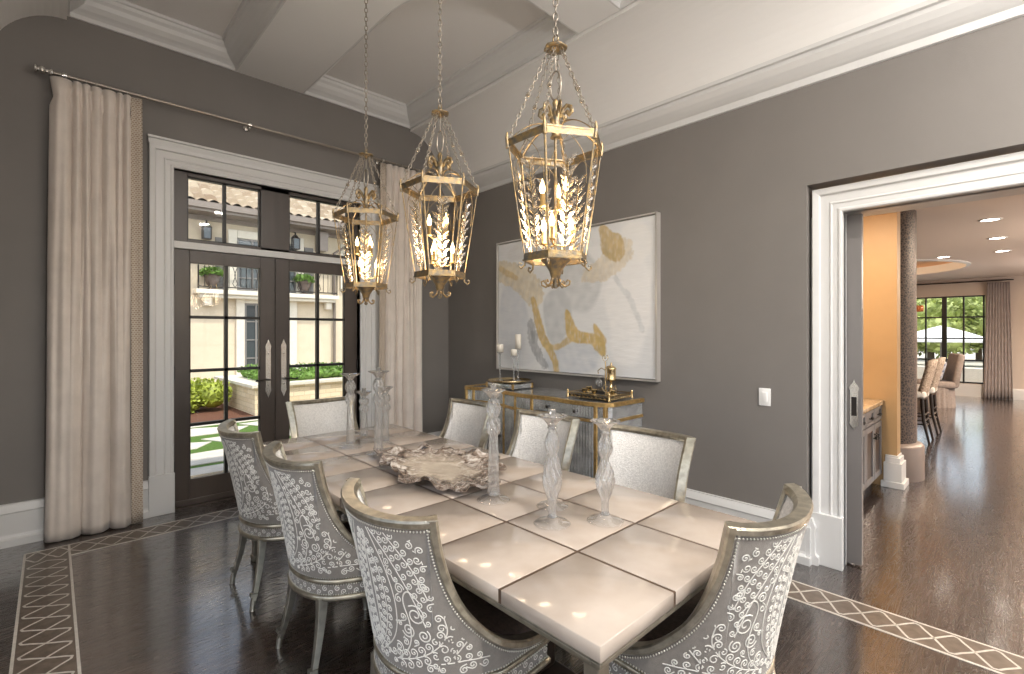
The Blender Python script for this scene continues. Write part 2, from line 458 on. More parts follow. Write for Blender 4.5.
# baseboards
base = [(0, 0), (.045, 0), (.045, .05), (.03, .065), (.026, .08), (.024, .225), (.03, .235), (.02, .265), (.012, .285), (.012, .295), (0, .295)]
q = MB(); q.sweep([(XB, .985), (XB, YA)], base); q.sweep([(XB+.09, .965), (XB-.0, .965)], base)
q.bx(XB-.045, XB+.09, .955, .99, 0, .05); q.bx(XB-.024, XB+.09, .96, .99, .05, .24); q.bx(XB-.012, XB+.09, .965, .99, .24, .295)
struct(q.build('baseboard_right', M_white))
q = MB(); q.sweep([(.575, YA), (XL, YA)], base)
q.sweep([(XB, YA), (2.63, YA)], base)
struct(q.build('baseboard_back', M_white))
q = MB(); q.sweep([(XL, YA), (XL, YN)], base)
struct(q.build('baseboard_left', M_white))

# casing of the french doors
def casing(q, path, prof, fn):
    w_ = MB(); w_.sweep(path, prof); w_.v = [fn(*v) for v in w_.v]; q.add(w_.v, w_.f, 0)
CAS = lambda W: [(0, 0), (0, .020), (.006, .026), (.020, .026), (.024, .020), (.055, .020), (.058, .025), (.066, .025), (.069, .020), (W-.045, .020), (W-.040, .034), (W-.004, .040), (W, .036), (W, 0)]
q = MB()
casing(q, [(DX0, 0), (DX0, DZ), (DX1, DZ), (DX1, 0)], CAS(.17), lambda x, y, z: (x, YA-z, y))
q.bx(.570, 2.60, YA-.030, YA, 3.045, 3.085); q.bx(.565, 2.605, YA-.045, YA, 3.085, 3.105)
for x0, x1 in ((.575, DX0), (DX1, 2.57)): q.bx(x0-.004, x1+.002, YA-.046, YA, 0, .33)
q.bx(2.57, 2.63, YA-.028, YA, 0, 3.085)
# reveals
q.bx(DX0-.01, DX0, YA-.02, YA+.1, 0, DZ); q.bx(DX1, DX1+.01, YA-.02, YA+.1, 0, DZ); q.bx(DX0, DX1, YA-.02, YA+.1, DZ-.0, DZ+.01)
q.bx(DX0, DX1, YA+.02, YA+.12, 2.215, 2.275)     # white bar between doors and transom
struct(q.build('trim_4', M_white, bevel=.003))

# transom window (window_3) and doors
YD = YA+.05
t_ = thing('window_3', 'brown framed four-pane transom window over the french doors', 'window', (0,0,0), kind='structure')
q = MB()
q.bx(DX0, .848, YD-.02, YD+.06, 2.275, DZ); q.bx(2.29, DX1, YD-.02, YD+.06, 2.275, DZ); q.bx(1.43, 1.69, YD-.02, YD+.06, 2.275, DZ)
q.bx(.848, 2.29, YD-.02, YD+.06, 2.84, DZ); q.bx(.848, 2.29, YD-.02, YD+.06, 2.275, 2.30)
q.build('window_frame', M_door, t_, bevel=.003)
q = MB()
for x in (1.135, 1.985): q.bx(x-.013, x+.013, YD, YD+.04, 2.30, 2.84)
for x0, x1 in ((.848, 1.43), (1.69, 2.29)):
    q.bx(x0, x0+.01, YD, YD+.04, 2.30, 2.84); q.bx(x1-.01, x1, YD, YD+.04, 2.30, 2.84)
    q.bx(x0, x1, YD, YD+.04, 2.30, 2.31); q.bx(x0, x1, YD, YD+.04, 2.83, 2.84)
q.build('glazing_bar', M_black, t_)
for x0, x1 in ((.848, 1.43), (1.69, 2.29)):
    q = MB(); q.bx(x0, x1, YD+.018, YD+.022, 2.30, 2.84); q.build('pane', M_pane, t_)

def leaf(n, x0, x1, gx0, gx1, hinge_x, lock_x, label):
    d = thing('door_%d' % n, label, 'door', (0,0,0), kind='structure')
    q = MB()
    q.bx(x0, gx0, YD, YD+.05, .012, 2.212); q.bx(gx1, x1, YD, YD+.05, .012, 2.212)
    q.bx(gx0, gx1, YD, YD+.05, .012, .229); q.bx(gx0, gx1, YD, YD+.05, 2.10, 2.212)
    q.bx(x0, x1, YD-.012, YD, .012, .06)
    q.build('door_frame', M_door, d, bevel=.003)
    q = MB(); mx = (gx0+gx1)/2
    q.bx(mx-.014, mx+.014, YD+.005, YD+.045, .229, 2.10)
    for k in (1, 2, 3):
        z = lerp(.229, 2.10, k/4); q.bx(gx0, gx1, YD+.005, YD+.045, z-.013, z+.013)
    for a, b in ((gx0, gx0+.008), (gx1-.008, gx1)): q.bx(a, b, YD+.005, YD+.045, .229, 2.10)
    q.build('glazing_bar', M_black, d)
    q = MB(); q.bx(gx0, gx1, YD+.023, YD+.027, .229, 2.10); q.build('pane', M_pane, d)
    # long ornate plate with lever
    pl = MB(); x = lock_x
    out = [(-.012,-.30),(.0,-.335),(.012,-.30),(.026,-.27),(.022,-.2),(.024,0),(.022,.12),(.026,.16),(.012,.19),(0,.225),(-.012,.19),(-.026,.16),(-.022,.12),(-.024,0),(-.022,-.2),(-.026,-.27)]
    Mx = Matrix.Translation((x, YD-.001, 1.16)) @ Matrix.Rotation(PI/2, 4, 'X')
    pl.prism([(a, b+.05) for a, b in out], 0, .008, M=Mx)
    for zz in (-.18, .12): pl.ball((x, YD-.01, 1.16+zz+.02), .008)
    p_ = pl.build('handle_plate', M_nickel, d)
    lv = MB(); sg = -1 if lock_x < 1.57 else 1
    lv.tube([(x, YD-.008, 1.05), (x, YD-.05, 1.05)], .009)
    lv.tube([(x, YD-.05, 1.05), (x+sg*.05, YD-.052, 1.055), (x+sg*.09, YD-.05, 1.045), (x+sg*.12, YD-.05, 1.05)], [.009,.008,.007,.011])
    lv.build('lever', M_iron, p_)
    for z in (.35, 1.15, 1.95):
        hq = MB(); hq.tube([(hinge_x, YD-.012, z-.05), (hinge_x, YD-.012, z+.05)], .009); hq.ball((hinge_x, YD-.012, z+.055), .01)
        hq.build('hinge', M_black, d)
leaf(1, DX0+.002, 1.566, .867, 1.432, DX0+.006, 1.50, 'left brown french door leaf with eight panes')
leaf(2, 1.570, DX1-.002, 1.692, 2.262, DX1-.006, 1.64, 'right brown french door leaf with eight panes')
q = MB(); q.bx(DX0, DX1, YA-.0, YD+.12, 0, .012); struct(q.build('trim_5', M_door))
q = MB(); q.bx(1.562, 1.574, YD-.018, YD, .012, 2.212); struct(q.build('trim_6', M_door))

# casing of the wide opening in wall B (recessed)
q = MB()
XR = 3.645
q.bx(XR, XR+.06, .80, .965, 0, 2.427); q.bx(XR, XR+.06, -5.5, .80, 2.262, 2.427)
casing(q, [(-5.5, 2.262), (.80, 2.262), (.80, 0)], CAS(.165), lambda x, y, z: (XR-z, x, y))
q.bx(XR-.046, XR, .795, .967, 0, .33)
q.bx(XR+.02, XR+.085, .80, .985, 0, 2.262); q.bx(XR+.02, XR+.25, -5.5, .80, 2.262, 2.30)
q.bx(XR+.20, XR+.26, .80, .985, 0, 2.43); 
struct(q.build('trim_7', M_white, bevel=.003))
# pocket door edge
d = thing('door_3', 'grey brown sliding pocket door slab drawn mostly into the wall', 'door', kind='structure')
q = MB(); q.rbx(3.745, 3.79, .722, 1.3, .012, 2.258, .003); 
M_pdoor = mat('pocket_door_grey', (.175,.162,.155), .35, noise=.1, nscale=8, stretch=(1,1,.1))
q.build('door_panel', M_pdoor, d)
q = MB()
out = [(0,-.155),(.014,-.135),(.026,-.115),(.022,-.095),(.022,.095),(.028,.11),(.02,.13),(.008,.145),(0,.17),(-.008,.145),(-.02,.13),(-.028,.11),(-.022,.095),(-.022,-.095),(-.026,-.115),(-.014,-.135)]
Mx = Matrix.Translation((3.745, .762, 1.03)) @ Matrix.Rotation(-PI/2, 4, 'Z') @ Matrix.Rotation(PI/2, 4, 'X')
q.prism(out, 0, .006, M=Mx)
pl = q.build('handle_plate', M_nickel, d)
q = MB(); q.bx(3.735, 3.7385, .748, .776, .965, 1.085); q.build('finger_pull', M_iron, pl)
# light switch
sw = thing('light_switch', 'small white rocker light switch plate on the grey wall left of the opening', 'light switch', (XB, 1.24, 1.055))
q = MB(); q.rbx(-.008, 0, -.038, .038, -.06, .06, .003); q.build('switch_plate', M_switch, sw)
q = MB(); q.rbx(-.012, -.006, -.017, .017, -.034, .034, .002); q.build('rocker', M_switch, sw)

# ------------------------------------------------------------------ dining table
TT = .76
tb = thing('dining_table', 'long dining table with a cream stone tile top and bronze inlay lines', 'table', (1.469, 2.112, 0))
tw, tl, tile, th = 1.062, 2.845, .3545, .042
q = MB(); g = .0055
for i in range(3):
    for j in range(8):
        x0 = -tw/2+i*tile; y0 = -tl/2+j*(tl/8)
        q.rbx(x0+g*(i > 0), x0+tile-g*(i < 2), y0+g*(j > 0), y0+tl/8-g*(j < 7), TT-th, TT, .0022, n=1)
top = q.build('tabletop', M_tile, tb)
q = MB()
for i in (1, 2): q.bx(-tw/2+i*tile-g, -tw/2+i*tile+g, -tl/2+.001, tl/2-.001, TT-th, TT-.0018)
for j in range(1, 8): q.bx(-tw/2+.001, tw/2-.001, -tl/2+j*tl/8-g, -tl/2+j*tl/8+g, TT-th, TT-.002)
q.build('inlay', M_grout, top)
q = MB()
q.bx(-tw/2+.004, tw/2-.004, -tl/2+.004, tl/2-.004, TT-th-.006, TT-th)
ring = lambda m, z0, z1, t: (q.bx(-tw/2+m, tw/2-m, -tl/2+m, -tl/2+m+t, z0, z1), q.bx(-tw/2+m, tw/2-m, tl/2-m-t, tl/2-m, z0, z1),
                             q.bx(-tw/2+m, -tw/2+m+t, -tl/2+m+t, tl/2-m-t, z0, z1), q.bx(tw/2-m-t, tw/2-m, -tl/2+m+t, tl/2-m-t, z0, z1))
ring(.003, TT-th-.018, TT-th-.006, .03); ring(.012, TT-th-.028, TT-th-.018, .03)
q.build('apron_moulding', M_apron, tb, bevel=.002)
q = MB(); ring(.10, TT-.13, TT-th-.028, .025); q.build('apron', M_dark, tb)
for sx in (-1, 1):
    for sy in (-1, 0, 1):
        if sy == 0 and True: continue
        q = MB(); x, y = sx*(tw/2-.045), sy*(tl/2-.045)
        a = .023
        q.prism([(x-a,y-a),(x+a,y-a),(x+a,y+a),(x-a,y+a)], .03, TT-th-.02)
        q.rbx(x-.03, x+.03, y-.03, y+.03, 0, .04, .006); q.rbx(x-.029, x+.029, y-.029, y+.029, TT-.13, TT-.115, .004)
        q.build('leg', M_apron, tb, bevel=.003)
q = MB(); q.rbx(-.11, .11, -.95, .95, .04, .10, .02); q.rbx(-.09, .09, -.75, -.5, .09, TT-.1, .03); q.rbx(-.09, .09, .5, .75, .09, TT-.1, .03)
q.rbx(-.13, .13, -1.0, 1.0, .0, .045, .01)
q.build('pedestal', M_dark, tb)

# ------------------------------------------------------------------ dining chair
W0, D0 = .285, .18
ucur = []                                  # plan curve of the shell: (s, x, y, nx, ny)
def _mk():
    pts = []
    N = 60
    for i in range(N+1):
        t = PI/2*i/N; pts.append((W0*S(t), -.07-D0*Cc(t)))
    for i in range(1, 21): pts.append((W0-.012*(i/20)**2, -.07+.32*i/20))
    s = 0; out = []
    for i, p in enumerate(pts):
        if i: s += math.dist(p, pts[i-1])
        a = pts[max(0, i-1)]; b = pts[min(len(pts)-1, i+1)]
        tx, ty = b[0]-a[0], b[1]-a[1]; l = math.hypot(tx, ty)
        out.append((s, p[0], p[1], ty/l, -tx/l))
    out[0] = (0, 0, -.25, 0, -1)
    return out
ucur = _mk(); STOT = ucur[-1][0]
def U(s):
    a = min(abs(s), STOT-1e-6); lo, hi = 0, len(ucur)-1
    while hi-lo > 1:
        m = (lo+hi)//2
        if ucur[m][0] <= a: lo = m
        else: hi = m
    A, B = ucur[lo], ucur[hi]; t = (a-A[0])/(B[0]-A[0])
    r = [lerp(A[k], B[k], t) for k in range(1, 5)]
    if s < 0: r[0] = -r[0]; r[2] = -r[2]
    return r
def fade2(s): return max(0, min(1, (STOT-abs(s))/.35))
def m3(s, z, off=0):
    x, y, nx, ny = U(s)
    k = 1 - .13*max(0, (.97-z))/.54*max(0, min(1, -y/.12))
    rk = .105*(max(0, (z-.43))/.54)**1.15 - .04
    flare = .012*max(0, (z-.8))/.17
    return Vector((x*k+nx*(off+flare), y - rk*fade2(s) + ny*(off+flare*.5), z))
STOP = next(a[0] for a in ucur if a[1] >= .262)
rim = [(0, .955), (STOP*.35, .957), (STOP*.7, .963), (STOP-.02, .968), (STOP+.002, .970),
       (STOP+.002, .93), (STOP+.002, .87), (STOP+.012, .79), (STOP+.032, .71), (STOP+.062, .645), (STOP+.105, .585), (STOP+.16, .535), (STOP+.225, .50), (STOP+.30, .478), (STOT-.004, .468)]
def dens(p, h=.02, keep=True):
    out = [p[0]]
    for a, b in zip(p, p[1:]):
        n = max(1, int(math.dist(a, b)/h))
        for i in range(1, n+1): out.append((lerp(a[0], b[0], i/n), lerp(a[1], b[1], i/n)))
    return out
CI = 4
def smooth_curve(p, it=2):
    for _ in range(it):
        o = [p[0]]
        for a, b in zip(p, p[1:]):
            o += [(lerp(a[0],b[0],.25), lerp(a[1],b[1],.25)), (lerp(a[0],b[0],.75), lerp(a[1],b[1],.75))]
        o.append(p[-1]); p = o
    return p
topL = dens(rim[:5], .02); sideL = dens(smooth_curve(rim[4:]), .02)
half = topL + sideL[1:]
corner_i = len(topL)-1
def offs(path, d):
    """inset a half rim path towards the panel (right side when going outwards)"""
    out = []
    for i, p in enumerate(path):
        a = path[max(0, i-1)]; b = path[min(len(path)-1, i+1)]
        if i == corner_i:
            d0 = Vector((p[0]-a[0], p[1]-a[1])).normalized(); d1 = Vector((b[0]-p[0], b[1]-p[1])).normalized()
            n0 = Vector((d0.y, -d0.x)); n1 = Vector((d1.y, -d1.x)); m = (n0+n1).normalized(); k = 1/max(.35, m.dot(n0))
        elif i == 0: m = Vector((0, -1)); k = 1
        else:
            t = Vector((b[0]-a[0], b[1]-a[1])).normalized(); m = Vector((t.y, -t.x)); k = 1
            if i == len(path)-1: m = Vector((0, -1))
        out.append((p[0]+m.x*d*k, p[1]+m.y*d*k))
    return out
def full(h): return [(-a, b) for a, b in h[::-1]][:-1] + h
FR_W = .027
rim_o = full(half); rim_i = full(offs(half, FR_W))
lenf = [0]
for a, b in zip(half, half[1:]): lenf.append(lenf[-1]+math.dist(a, b))
def bottom(z):
    h = [(STOT*.998*(l/lenf[-1])**.93, z) for l in lenf]
    return full(h)

def spiral(cx, cz, r, a0, turns, hand, n=20):
    pts = []
    for i in range(n+1):
        t = i/n; rr = r*(1-t)**.85 + r*.06; a = a0 + hand*turns*2*PI*t
        pts.append((cx+rr*Cc(a), cz+rr*S(a)))
    return pts
def embroidery():
    """scrolling vines on the back panel as (s,z) polylines for s>=0 (mirrored later) plus the middle motif"""
    L = []
    def vine(ctrl, every, r0, r1, side=0, n=60, line=True):
        P = smooth_curve(ctrl, 4)
        if line: L.append((P, .0042))
        tot = sum(math.dist(a, b) for a, b in zip(P, P[1:])); d = 0; nxt = every*.6; k = 0
        for a, b in zip(P, P[1:]):
            seg = math.dist(a, b)
            while d+seg >= nxt:
                t = (nxt-d)/max(seg, 1e-6); x, z = lerp(a[0], b[0], t), lerp(a[1], b[1], t)
                tx, tz = (b[0]-a[0])/seg, (b[1]-a[1])/seg
                sides = (1, -1) if side == 0 else (side,)
                r = lerp(r0, r1, nxt/tot)
                for sd in sides:
                    nx, nz = -tz*sd, tx*sd
                    cx, cz = x+nx*r*1.25, z+nz*r*1.25
                    L.append((spiral(cx, cz, r, math.atan2(-nz, -nx), 1.45, sd, 16), .0042))
                nxt += every; k += 1
            d += seg
    # middle almond motif
    vine([(0, .50), (.052, .58), (.072, .68), (.055, .79), (.0, .88)], .030, .0125, .011, 0)
    vine([(0, .53), (.012, .60), (.012, .70), (.008, .80), (0, .84)], .030, .0105, .009, -1)
    L.append((smooth_curve([(0, .485), (.095, .56), (.118, .68), (.092, .80), (.03, .935)], 4), .0045))
    # second vine running up towards the top corner
    vine([(.03, .935), (.10, .86), (.150, .78), (.190, .70), (.215, .62)], .031, .0125, .010, 1)
    vine([(.10, .935), (.155, .87), (.205, .80), (.235, .71)], .030, .0125, .010, 0)
    # big scrolls in the lower half
    L.append((smooth_curve([(.09, .49), (.15, .54), (.165, .62), (.14, .70), (.17, .74), (.205, .70)], 4), .0048))
    for (x, z, r, a0, h) in ((.185, .655, .032, 2.2, -1), (.15, .60, .024, 3.4, 1), (.205, .59, .021, 1.0, -1), (.14, .735, .017, 0, 1), (.26, .955-.02, .012, 3, 1),
                             (.10, .53, .018, 2, -1), (.225, .755, .014, 2, 1)):
        L.append((spiral(x, z, r, a0, 1.8, h, 26), .0048))
    vine([(.08, .485), (.16, .505), (.24, .545), (.285, .60), (.275, .655)], .034, .0155, .013, 0)
    vine([(.25, .50), (.33, .505), (.40, .50), (.50, .485)], .032, .0125, .008, 1)
    vine([(.29, .52), (.33, .56), (.345, .585)], .028, .012, .010, 1)
    # fill what is still bare with small curls on short stems
    rf = random.Random(4); occ = []
    for P, _ in L: occ += P[::2]
    for k in range(2600):
        x, z = rf.uniform(0, .62), rf.uniform(.46, .955)
        r = .0125 if k < 1300 else .0095
        if any((x-a)**2+(z-b)**2 < (r+.0035)**2 for a, b in occ) or not all(inside(max(0, x+r*Cc(q_)), z+r*S(q_)) for q_ in (0, 1.57, 3.14, 4.71)): continue
        a0 = rf.uniform(0, 6.28); sp = spiral(x, z, r, a0, 1.5, rf.choice((-1, 1)), 16)
        st = [(x+r*Cc(a0)+.012*Cc(a0-1.2), z+r*S(a0)+.012*S(a0-1.2))] + sp
        L.append((st, .0042)); occ += sp[::2]
    return L
def rim_z(s):
    s = abs(s); pr = half[corner_i:]
    if s <= STOP: return .955
    for a, b in zip(pr, pr[1:]):
        if a[0] <= s <= b[0]: return lerp(a[1], b[1], (s-a[0])/max(1e-6, b[0]-a[0]))
    return .468
def inside(s, z):
    m = .012
    return z > .462 and all(z < rim_z(abs(s)+k*m)-FR_W-.014 for k in (0, 1, 2.6, 4.2))
def stitch(mb, P, wd, mi):
    run = []
    def flush():
        if len(run) > 1:
            a_, b_, c_, d_ = [], [], [], []
            for i, p in enumerate(run):
                q0 = run[max(0, i-1)]; q1 = run[min(len(run)-1, i+1)]
                t = Vector((q1[0]-q0[0], q1[1]-q0[1])); t = t.normalized() if t.length > 1e-7 else Vector((1, 0))
                n = Vector((-t.y, t.x))*wd/2
                a_.append(m3(p[0]-n.x, p[1]-n.y, .0042)); c_.append(m3(p[0], p[1], .0062)); b_.append(m3(p[0]+n.x, p[1]+n.y, .0042))
            mb.grid([a_, c_, b_], mi)
        run.clear()
    for p in P:
        if inside(*p): run.append(p)
        else: flush()
    flush()

M_frame = M_champ
def make_chair(label):
    ch = thing('dining_chair', label, 'chair', (0, 0, 0), 0, 'scroll-backed dining chairs around the table')
    # outer upholstered shell with the embroidery stitched on it
    q = MB(); bot = bottom(.445); n = len(rim_i); R = 9; rows = []
    for j in range(R+1):
        t = j/R
        rows.append([m3(lerp(bot[i][0], rim_i[i][0], t), lerp(bot[i][1], rim_i[i][1], t), .003) for i in range(n)])
    q.grid(rows, 0)
    for P, wd in embroidery():
        stitch(q, P, wd, 1); stitch(q, [(-a, b) for a, b in P], wd, 1)
    q.build('outer_back', [M_grey, M_thread], ch)
    # inner upholstery, a padded panel
    q = MB(); rows = []
    bot2 = bottom(.46)
    for j in range(R+1):
        t = j/R; row = []
        for i in range(n):
            e = min(i, n-1-i)/6; pad = .016*min(1, e)*min(1, (R-j)/1.5)
            row.append(m3(lerp(bot2[i][0], rim_i[i][0], t), lerp(bot2[i][1], rim_i[i][1], t), -.030-pad))
        rows.append(row[::-1])
    q.grid(rows, 0); q.build('inner_back', M_ivory, ch)
    # show-wood frame around the back and down the arms
    q = MB(); oin, oout = -.044, .009
    sec = []
    for (o, i) in zip(rim_o, rim_i):
        mid = ((o[0]+i[0])/2, (o[1]+i[1])/2)
        sec.append([m3(*i, oin+.006), m3(*mid, oin), m3(*o, oin+.008), m3(*o, oout-.006), m3(lerp(o[0],i[0],.25), lerp(o[1],i[1],.25), oout), m3(lerp(o[0],i[0],.8), lerp(o[1],i[1],.8), oout), m3(*i, oout-.006)])
    q.grid(sec, 0, smooth=False, cu=True)
    q.add(sec[0], [tuple(range(7))], 0); q.add(sec[-1], [tuple(reversed(range(7)))], 0)
    q.build('back_frame', M_frame, ch)
    # two metallic bands with a fabric strip between them
    plan = [(-x, y) for x, y in [(U(s)[0]*.962, U(s)[1]) for s in [STOT*i/40 for i in range(40, -1, -1)]]][:-1]
    plan = [tuple(m3(-s, .40))[:2] for s in [STOT*i/30 for i in range(30, 0, -1)]] + [tuple(m3(s, .40))[:2] for s in [STOT*i/30 for i in range(0, 31)]]
    loop = plan + [(.20, .262), (.1, .268), (0, .27), (-.1, .268), (-.20, .262)]
    prof = lambda z, h, o: [(-.02, z-h), (o*.6, z-h), (o, z-h*.5), (o, z+h*.5), (o*.6, z+h), (-.02, z+h)]
    # loop runs clockwise? make offsets point outwards
    q = MB(); q.sweep(loop, [(-a, z) for a, z in prof(.432, .010, .009)], closed=True, smooth=True); q.build('upper_rail', M_frame, ch)
    q = MB(); q.sweep(loop, [(-a, z) for a, z in prof(.362, .012, .012)], closed=True, smooth=True); q.build('lower_rail', M_frame, ch)
    q = MB(); q.sweep(loop, [(-.001, .36), (-.001, .44), (.02, .44), (.02, .36)], closed=True, smooth=False)
    # small scrolls on the strip
    k = 0; LP = [Vector(p) for p in plan]; acc = 0
    tot = sum((LP[i+1]-LP[i]).length for i in range(len(LP)-1)); step = .026; nxt = .02
    for i in range(len(LP)-1):
        seg = (LP[i+1]-LP[i]).length
        while acc+seg >= nxt:
            p = LP[i].lerp(LP[i+1], (nxt-acc)/seg); t = (LP[i+1]-LP[i]).normalized(); nrm = Vector((t.y, -t.x))
            pts = spiral(0, .397 + (.008 if k % 2 else -.008), .0115, PI/2 if k % 2 else -PI/2, 1.4, 1 if k % 2 else -1, 14)
            A, B = [], []
            for m_, (a, z) in enumerate(pts):
                a2, z2 = pts[min(m_+1, len(pts)-1)]; a1, z1 = pts[max(m_-1, 0)]
                dx, dz = a2-a1, z2-z1; l = math.hypot(dx, dz) or 1; nx, nz = -dz/l*.0019, dx/l*.0019
                A.append((p.x+t.x*(a-nx)+nrm.x*.004, p.y+t.y*(a-nx)+nrm.y*.004, z-nz)); B.append((p.x+t.x*(a+nx)+nrm.x*.004, p.y+t.y*(a+nx)+nrm.y*.004, z+nz))
            q.grid([A, B], 1); nxt += step; k += 1
        acc += seg
    q.build('seat_band', [M_grey, M_thread], ch)
    # nailhead trim
    q = MB()
    def nails(path, off, step=.0105, r=.0034, fn=None):
        P = [fn(p) if fn else m3(*p, off) for p in path]; d = 0; nx = 0
        for a, b in zip(P, P[1:]):
            l = (b-a).length
            while d+l >= nx:
                c_ = a.lerp(b, (nx-d)/max(l, 1e-6)); q.ball(c_, r, seg=5, rings=4); nx += step
            d += l
    nails(full(offs(half, FR_W+.006)), .005)
    q.build('nailhead_trim', M_nail, ch); q = MB()
    for z in (.447, .418, .378):
        q = MB(); nails([(s_*.965 if False else s_, z) for s_ in [STOT*i/40 for i in range(-40, 41)]], 0, fn=lambda p: Vector((*tuple(m3(p[0], .40, .004))[:2], p[1])))
        q.build('rail_nailheads', M_nail, ch)
    # seat
    q = MB(); rows = []
    inner = [(a*.90, b*.90) for a, b in loop]; M_seat = mat('umber_seat_fabric', (.085,.055,.04), .7, noise=.4, nscale=70, bump=.3, bscale=200)
    for sc_, z in ((1, .40), (1, .455), (.985, .478), (.94, .492), (.7, .502), (.3, .506), (.01, .506)): rows.append([(a*sc_, b*sc_, z) for a, b in inner])
    q.grid(rows, 0, cu=True); q.build('seat', M_seat, ch)
    q = MB(); q.prism([(a*.94, b*.94) for a, b in loop], .352, .40); q.build('seat_base', M_dark, ch)
    # sabre legs
    for sx in (-1, 1):
        for sy in (-1, 1):
            x0, y0 = sx*(.165 if sy < 0 else .20), (-.155 if sy < 0 else .205)
            fx, fy = (.032, -.052) if sy < 0 else (.012, .03)
            q = MB(); P = []; r = []
            for i in range(9):
                t = i/8; z = lerp(.36, .045, t); k = t**1.7
                P.append((x0+sx*fx*k, y0+fy*k, z)); r.append(lerp(.029, .0155, t**.9))
            q.tube(P, r, seg=4, smooth=False, up=(1, 1, 0))
            zb_ = P[-1]
            q.tube([(zb_[0]-sx*fx*.05, zb_[1]-fy*.05, .088), (zb_[0], zb_[1], .072)], .024, seg=4, smooth=False, up=(1, 1, 0))
            q.tube([(zb_[0], zb_[1], .05), (zb_[0]+sx*.003, zb_[1]+(.004 if sy > 0 else -.006), .012), (zb_[0]+sx*.004, zb_[1]+(.004 if sy > 0 else -.006), 0)], [.0155, .013, .016], seg=8)
            q.build('leg', M_champ2, ch, bevel=.003)
    return ch
chair = make_chair('embroidered grey chair on the window side of the table, nearest the french doors')
rz = {'L': -PI/2, 'R': PI/2, 'N': 0, 'F': PI}
chair.location = (1.0, 3.07, 0); chair.rotation_euler = (0, 0, rz['L'])
dup(chair, (1.0, 2.25, 0), rz['L'], 'middle of the three embroidered grey chairs seen from behind along the left of the table')
dup(chair, (1.0, 1.42, 0), rz['L'], 'large foreground embroidered chair on the left of the table, nearest the camera, seen from behind')
dup(chair, (2.14, 2.94, 0), rz['R'], 'ivory-faced chair against the grey wall side, furthest of its row, next to the curtain')
dup(chair, (2.13, 2.15, 0), rz['R'], 'middle ivory-faced chair in front of the mirrored sideboard')
dup(chair, (2.14, 1.42, 0), rz['R'], 'ivory-faced chair right of the sideboard, nearest chair of the wall row')
dup(chair, (1.57, 3.66, 0), rz['F'], 'chair at the far head of the table in front of the french doors')
dup(chair, (1.62, .77, 0), rz['N'], 'embroidered chair at the near end of the table, right of the foreground')

# ------------------------------------------------------------------ glass candlesticks on the table
def stick(x, y, H, style, label, rim_r=.055, base_r=.072, nozzle=True):
    o = thing('glass_candlestick', label, 'candlestick', (x, y, TT), 0, 'glass candlesticks on the dining table')
    q = MB(); k = H/.5
    # foot: wide domed disc
    q.lathe([(base_r, .001), (base_r+.001, .003), (base_r-.004, .007), (base_r*.6, .011), (.030, .018), (.022, .026)], seg=32, caps=False)
    q.build('foot', M_foot, o)
    q = MB(); z0, z1 = .026, H-.055
    rows = []; n = 110; seg = 40
    for i in range(n+1):
        t = i/n; z = lerp(z0, z1, t)
        if style == 'column':        # fluted column below, two twisted bulbs above
            if t < .62: r = lerp(.026, .0175, t/.62); a, kz, nf = .11, 60, 9
            else:
                u = (t-.62)/.38; r = .0155+.0135*abs(S(u*PI*2.0))**.7; a, kz, nf = .20, 120, 6
        else:                        # slim waist, swelling twisted body, waist, shoulder
            r = .013 + .021*max(0, S(PI*min(1, max(0, (t-.16)/.52))))**1.3 + .012*max(0, S(PI*min(1, max(0, (t-.68)/.26))))
            a, kz, nf = .17, 95, 8
        rows.append([(r*(1+a*Cc(nf*th_+kz*z))*Cc(th_), r*(1+a*Cc(nf*th_+kz*z))*S(th_), z) for th_ in [2*PI*j/seg for j in range(seg)]])
    q.grid(rows, cu=True); ix = list(range(seg)); q.add(rows[0], [tuple(reversed(ix))]); q.add(rows[-1], [tuple(ix)])
    for zz in (z0+.004, z1-.003): q.lathe([(.012, zz-.006), (.021, zz), (.012, zz+.006)], seg=20)
    q.build('twisted_stem', M_glass, o)
    q = MB(); zr = H-.055
    flut = lambda a, z: 1+.05*Cc(8*a)
    q.lathe([(.012, zr), (.020, zr+.012), (.033, zr+.028), (rim_r, zr+.042), (rim_r+.002, zr+.045), (rim_r-.003, zr+.046), (.031, zr+.033), (.018, zr+.020), (.015, zr+.018)], seg=32, tw=flut)
    if nozzle: q.lathe([(.013, zr+.016), (.0135, zr+.06), (.016, zr+.066), (.012, zr+.066), (.010, zr+.02)], seg=20)
    q.build('drip_cup', M_glass, o)
    return o
stick(1.395, 2.985, .485, 'column', 'tall twisted glass candlestick furthest left on the table, beside the french doors', .06, .075, False)
stick(1.575, 3.16, .34, 'column', 'shortest glass candlestick of the left cluster, standing behind the tall ones', .05, .06)
stick(1.44, 2.70, .515, 'column', 'tallest glass candlestick of the left cluster, right in front of the pale curtain', .062, .074)
stick(1.60, 2.91, .39, 'column', 'glass candlestick at the right of the left cluster, half behind the tallest one', .05, .06, False)
stick(1.415, 1.615, .50, 'column', 'slender tall glass candlestick standing alone right of the shell bowl', .052, .072)
stick(1.545, 1.385, .40, 'slim', 'glass candlestick mostly hidden behind the nearer bulbous one in the right group', .056, .066)
stick(1.405, 1.26, .43, 'slim', 'nearest glass candlestick in the middle of the table, bulbous twisted stem', .058, .070)
stick(1.575, 1.135, .405, 'slim', 'bulbous glass candlestick furthest right on the table, in front of the ivory chair', .056, .070, False)

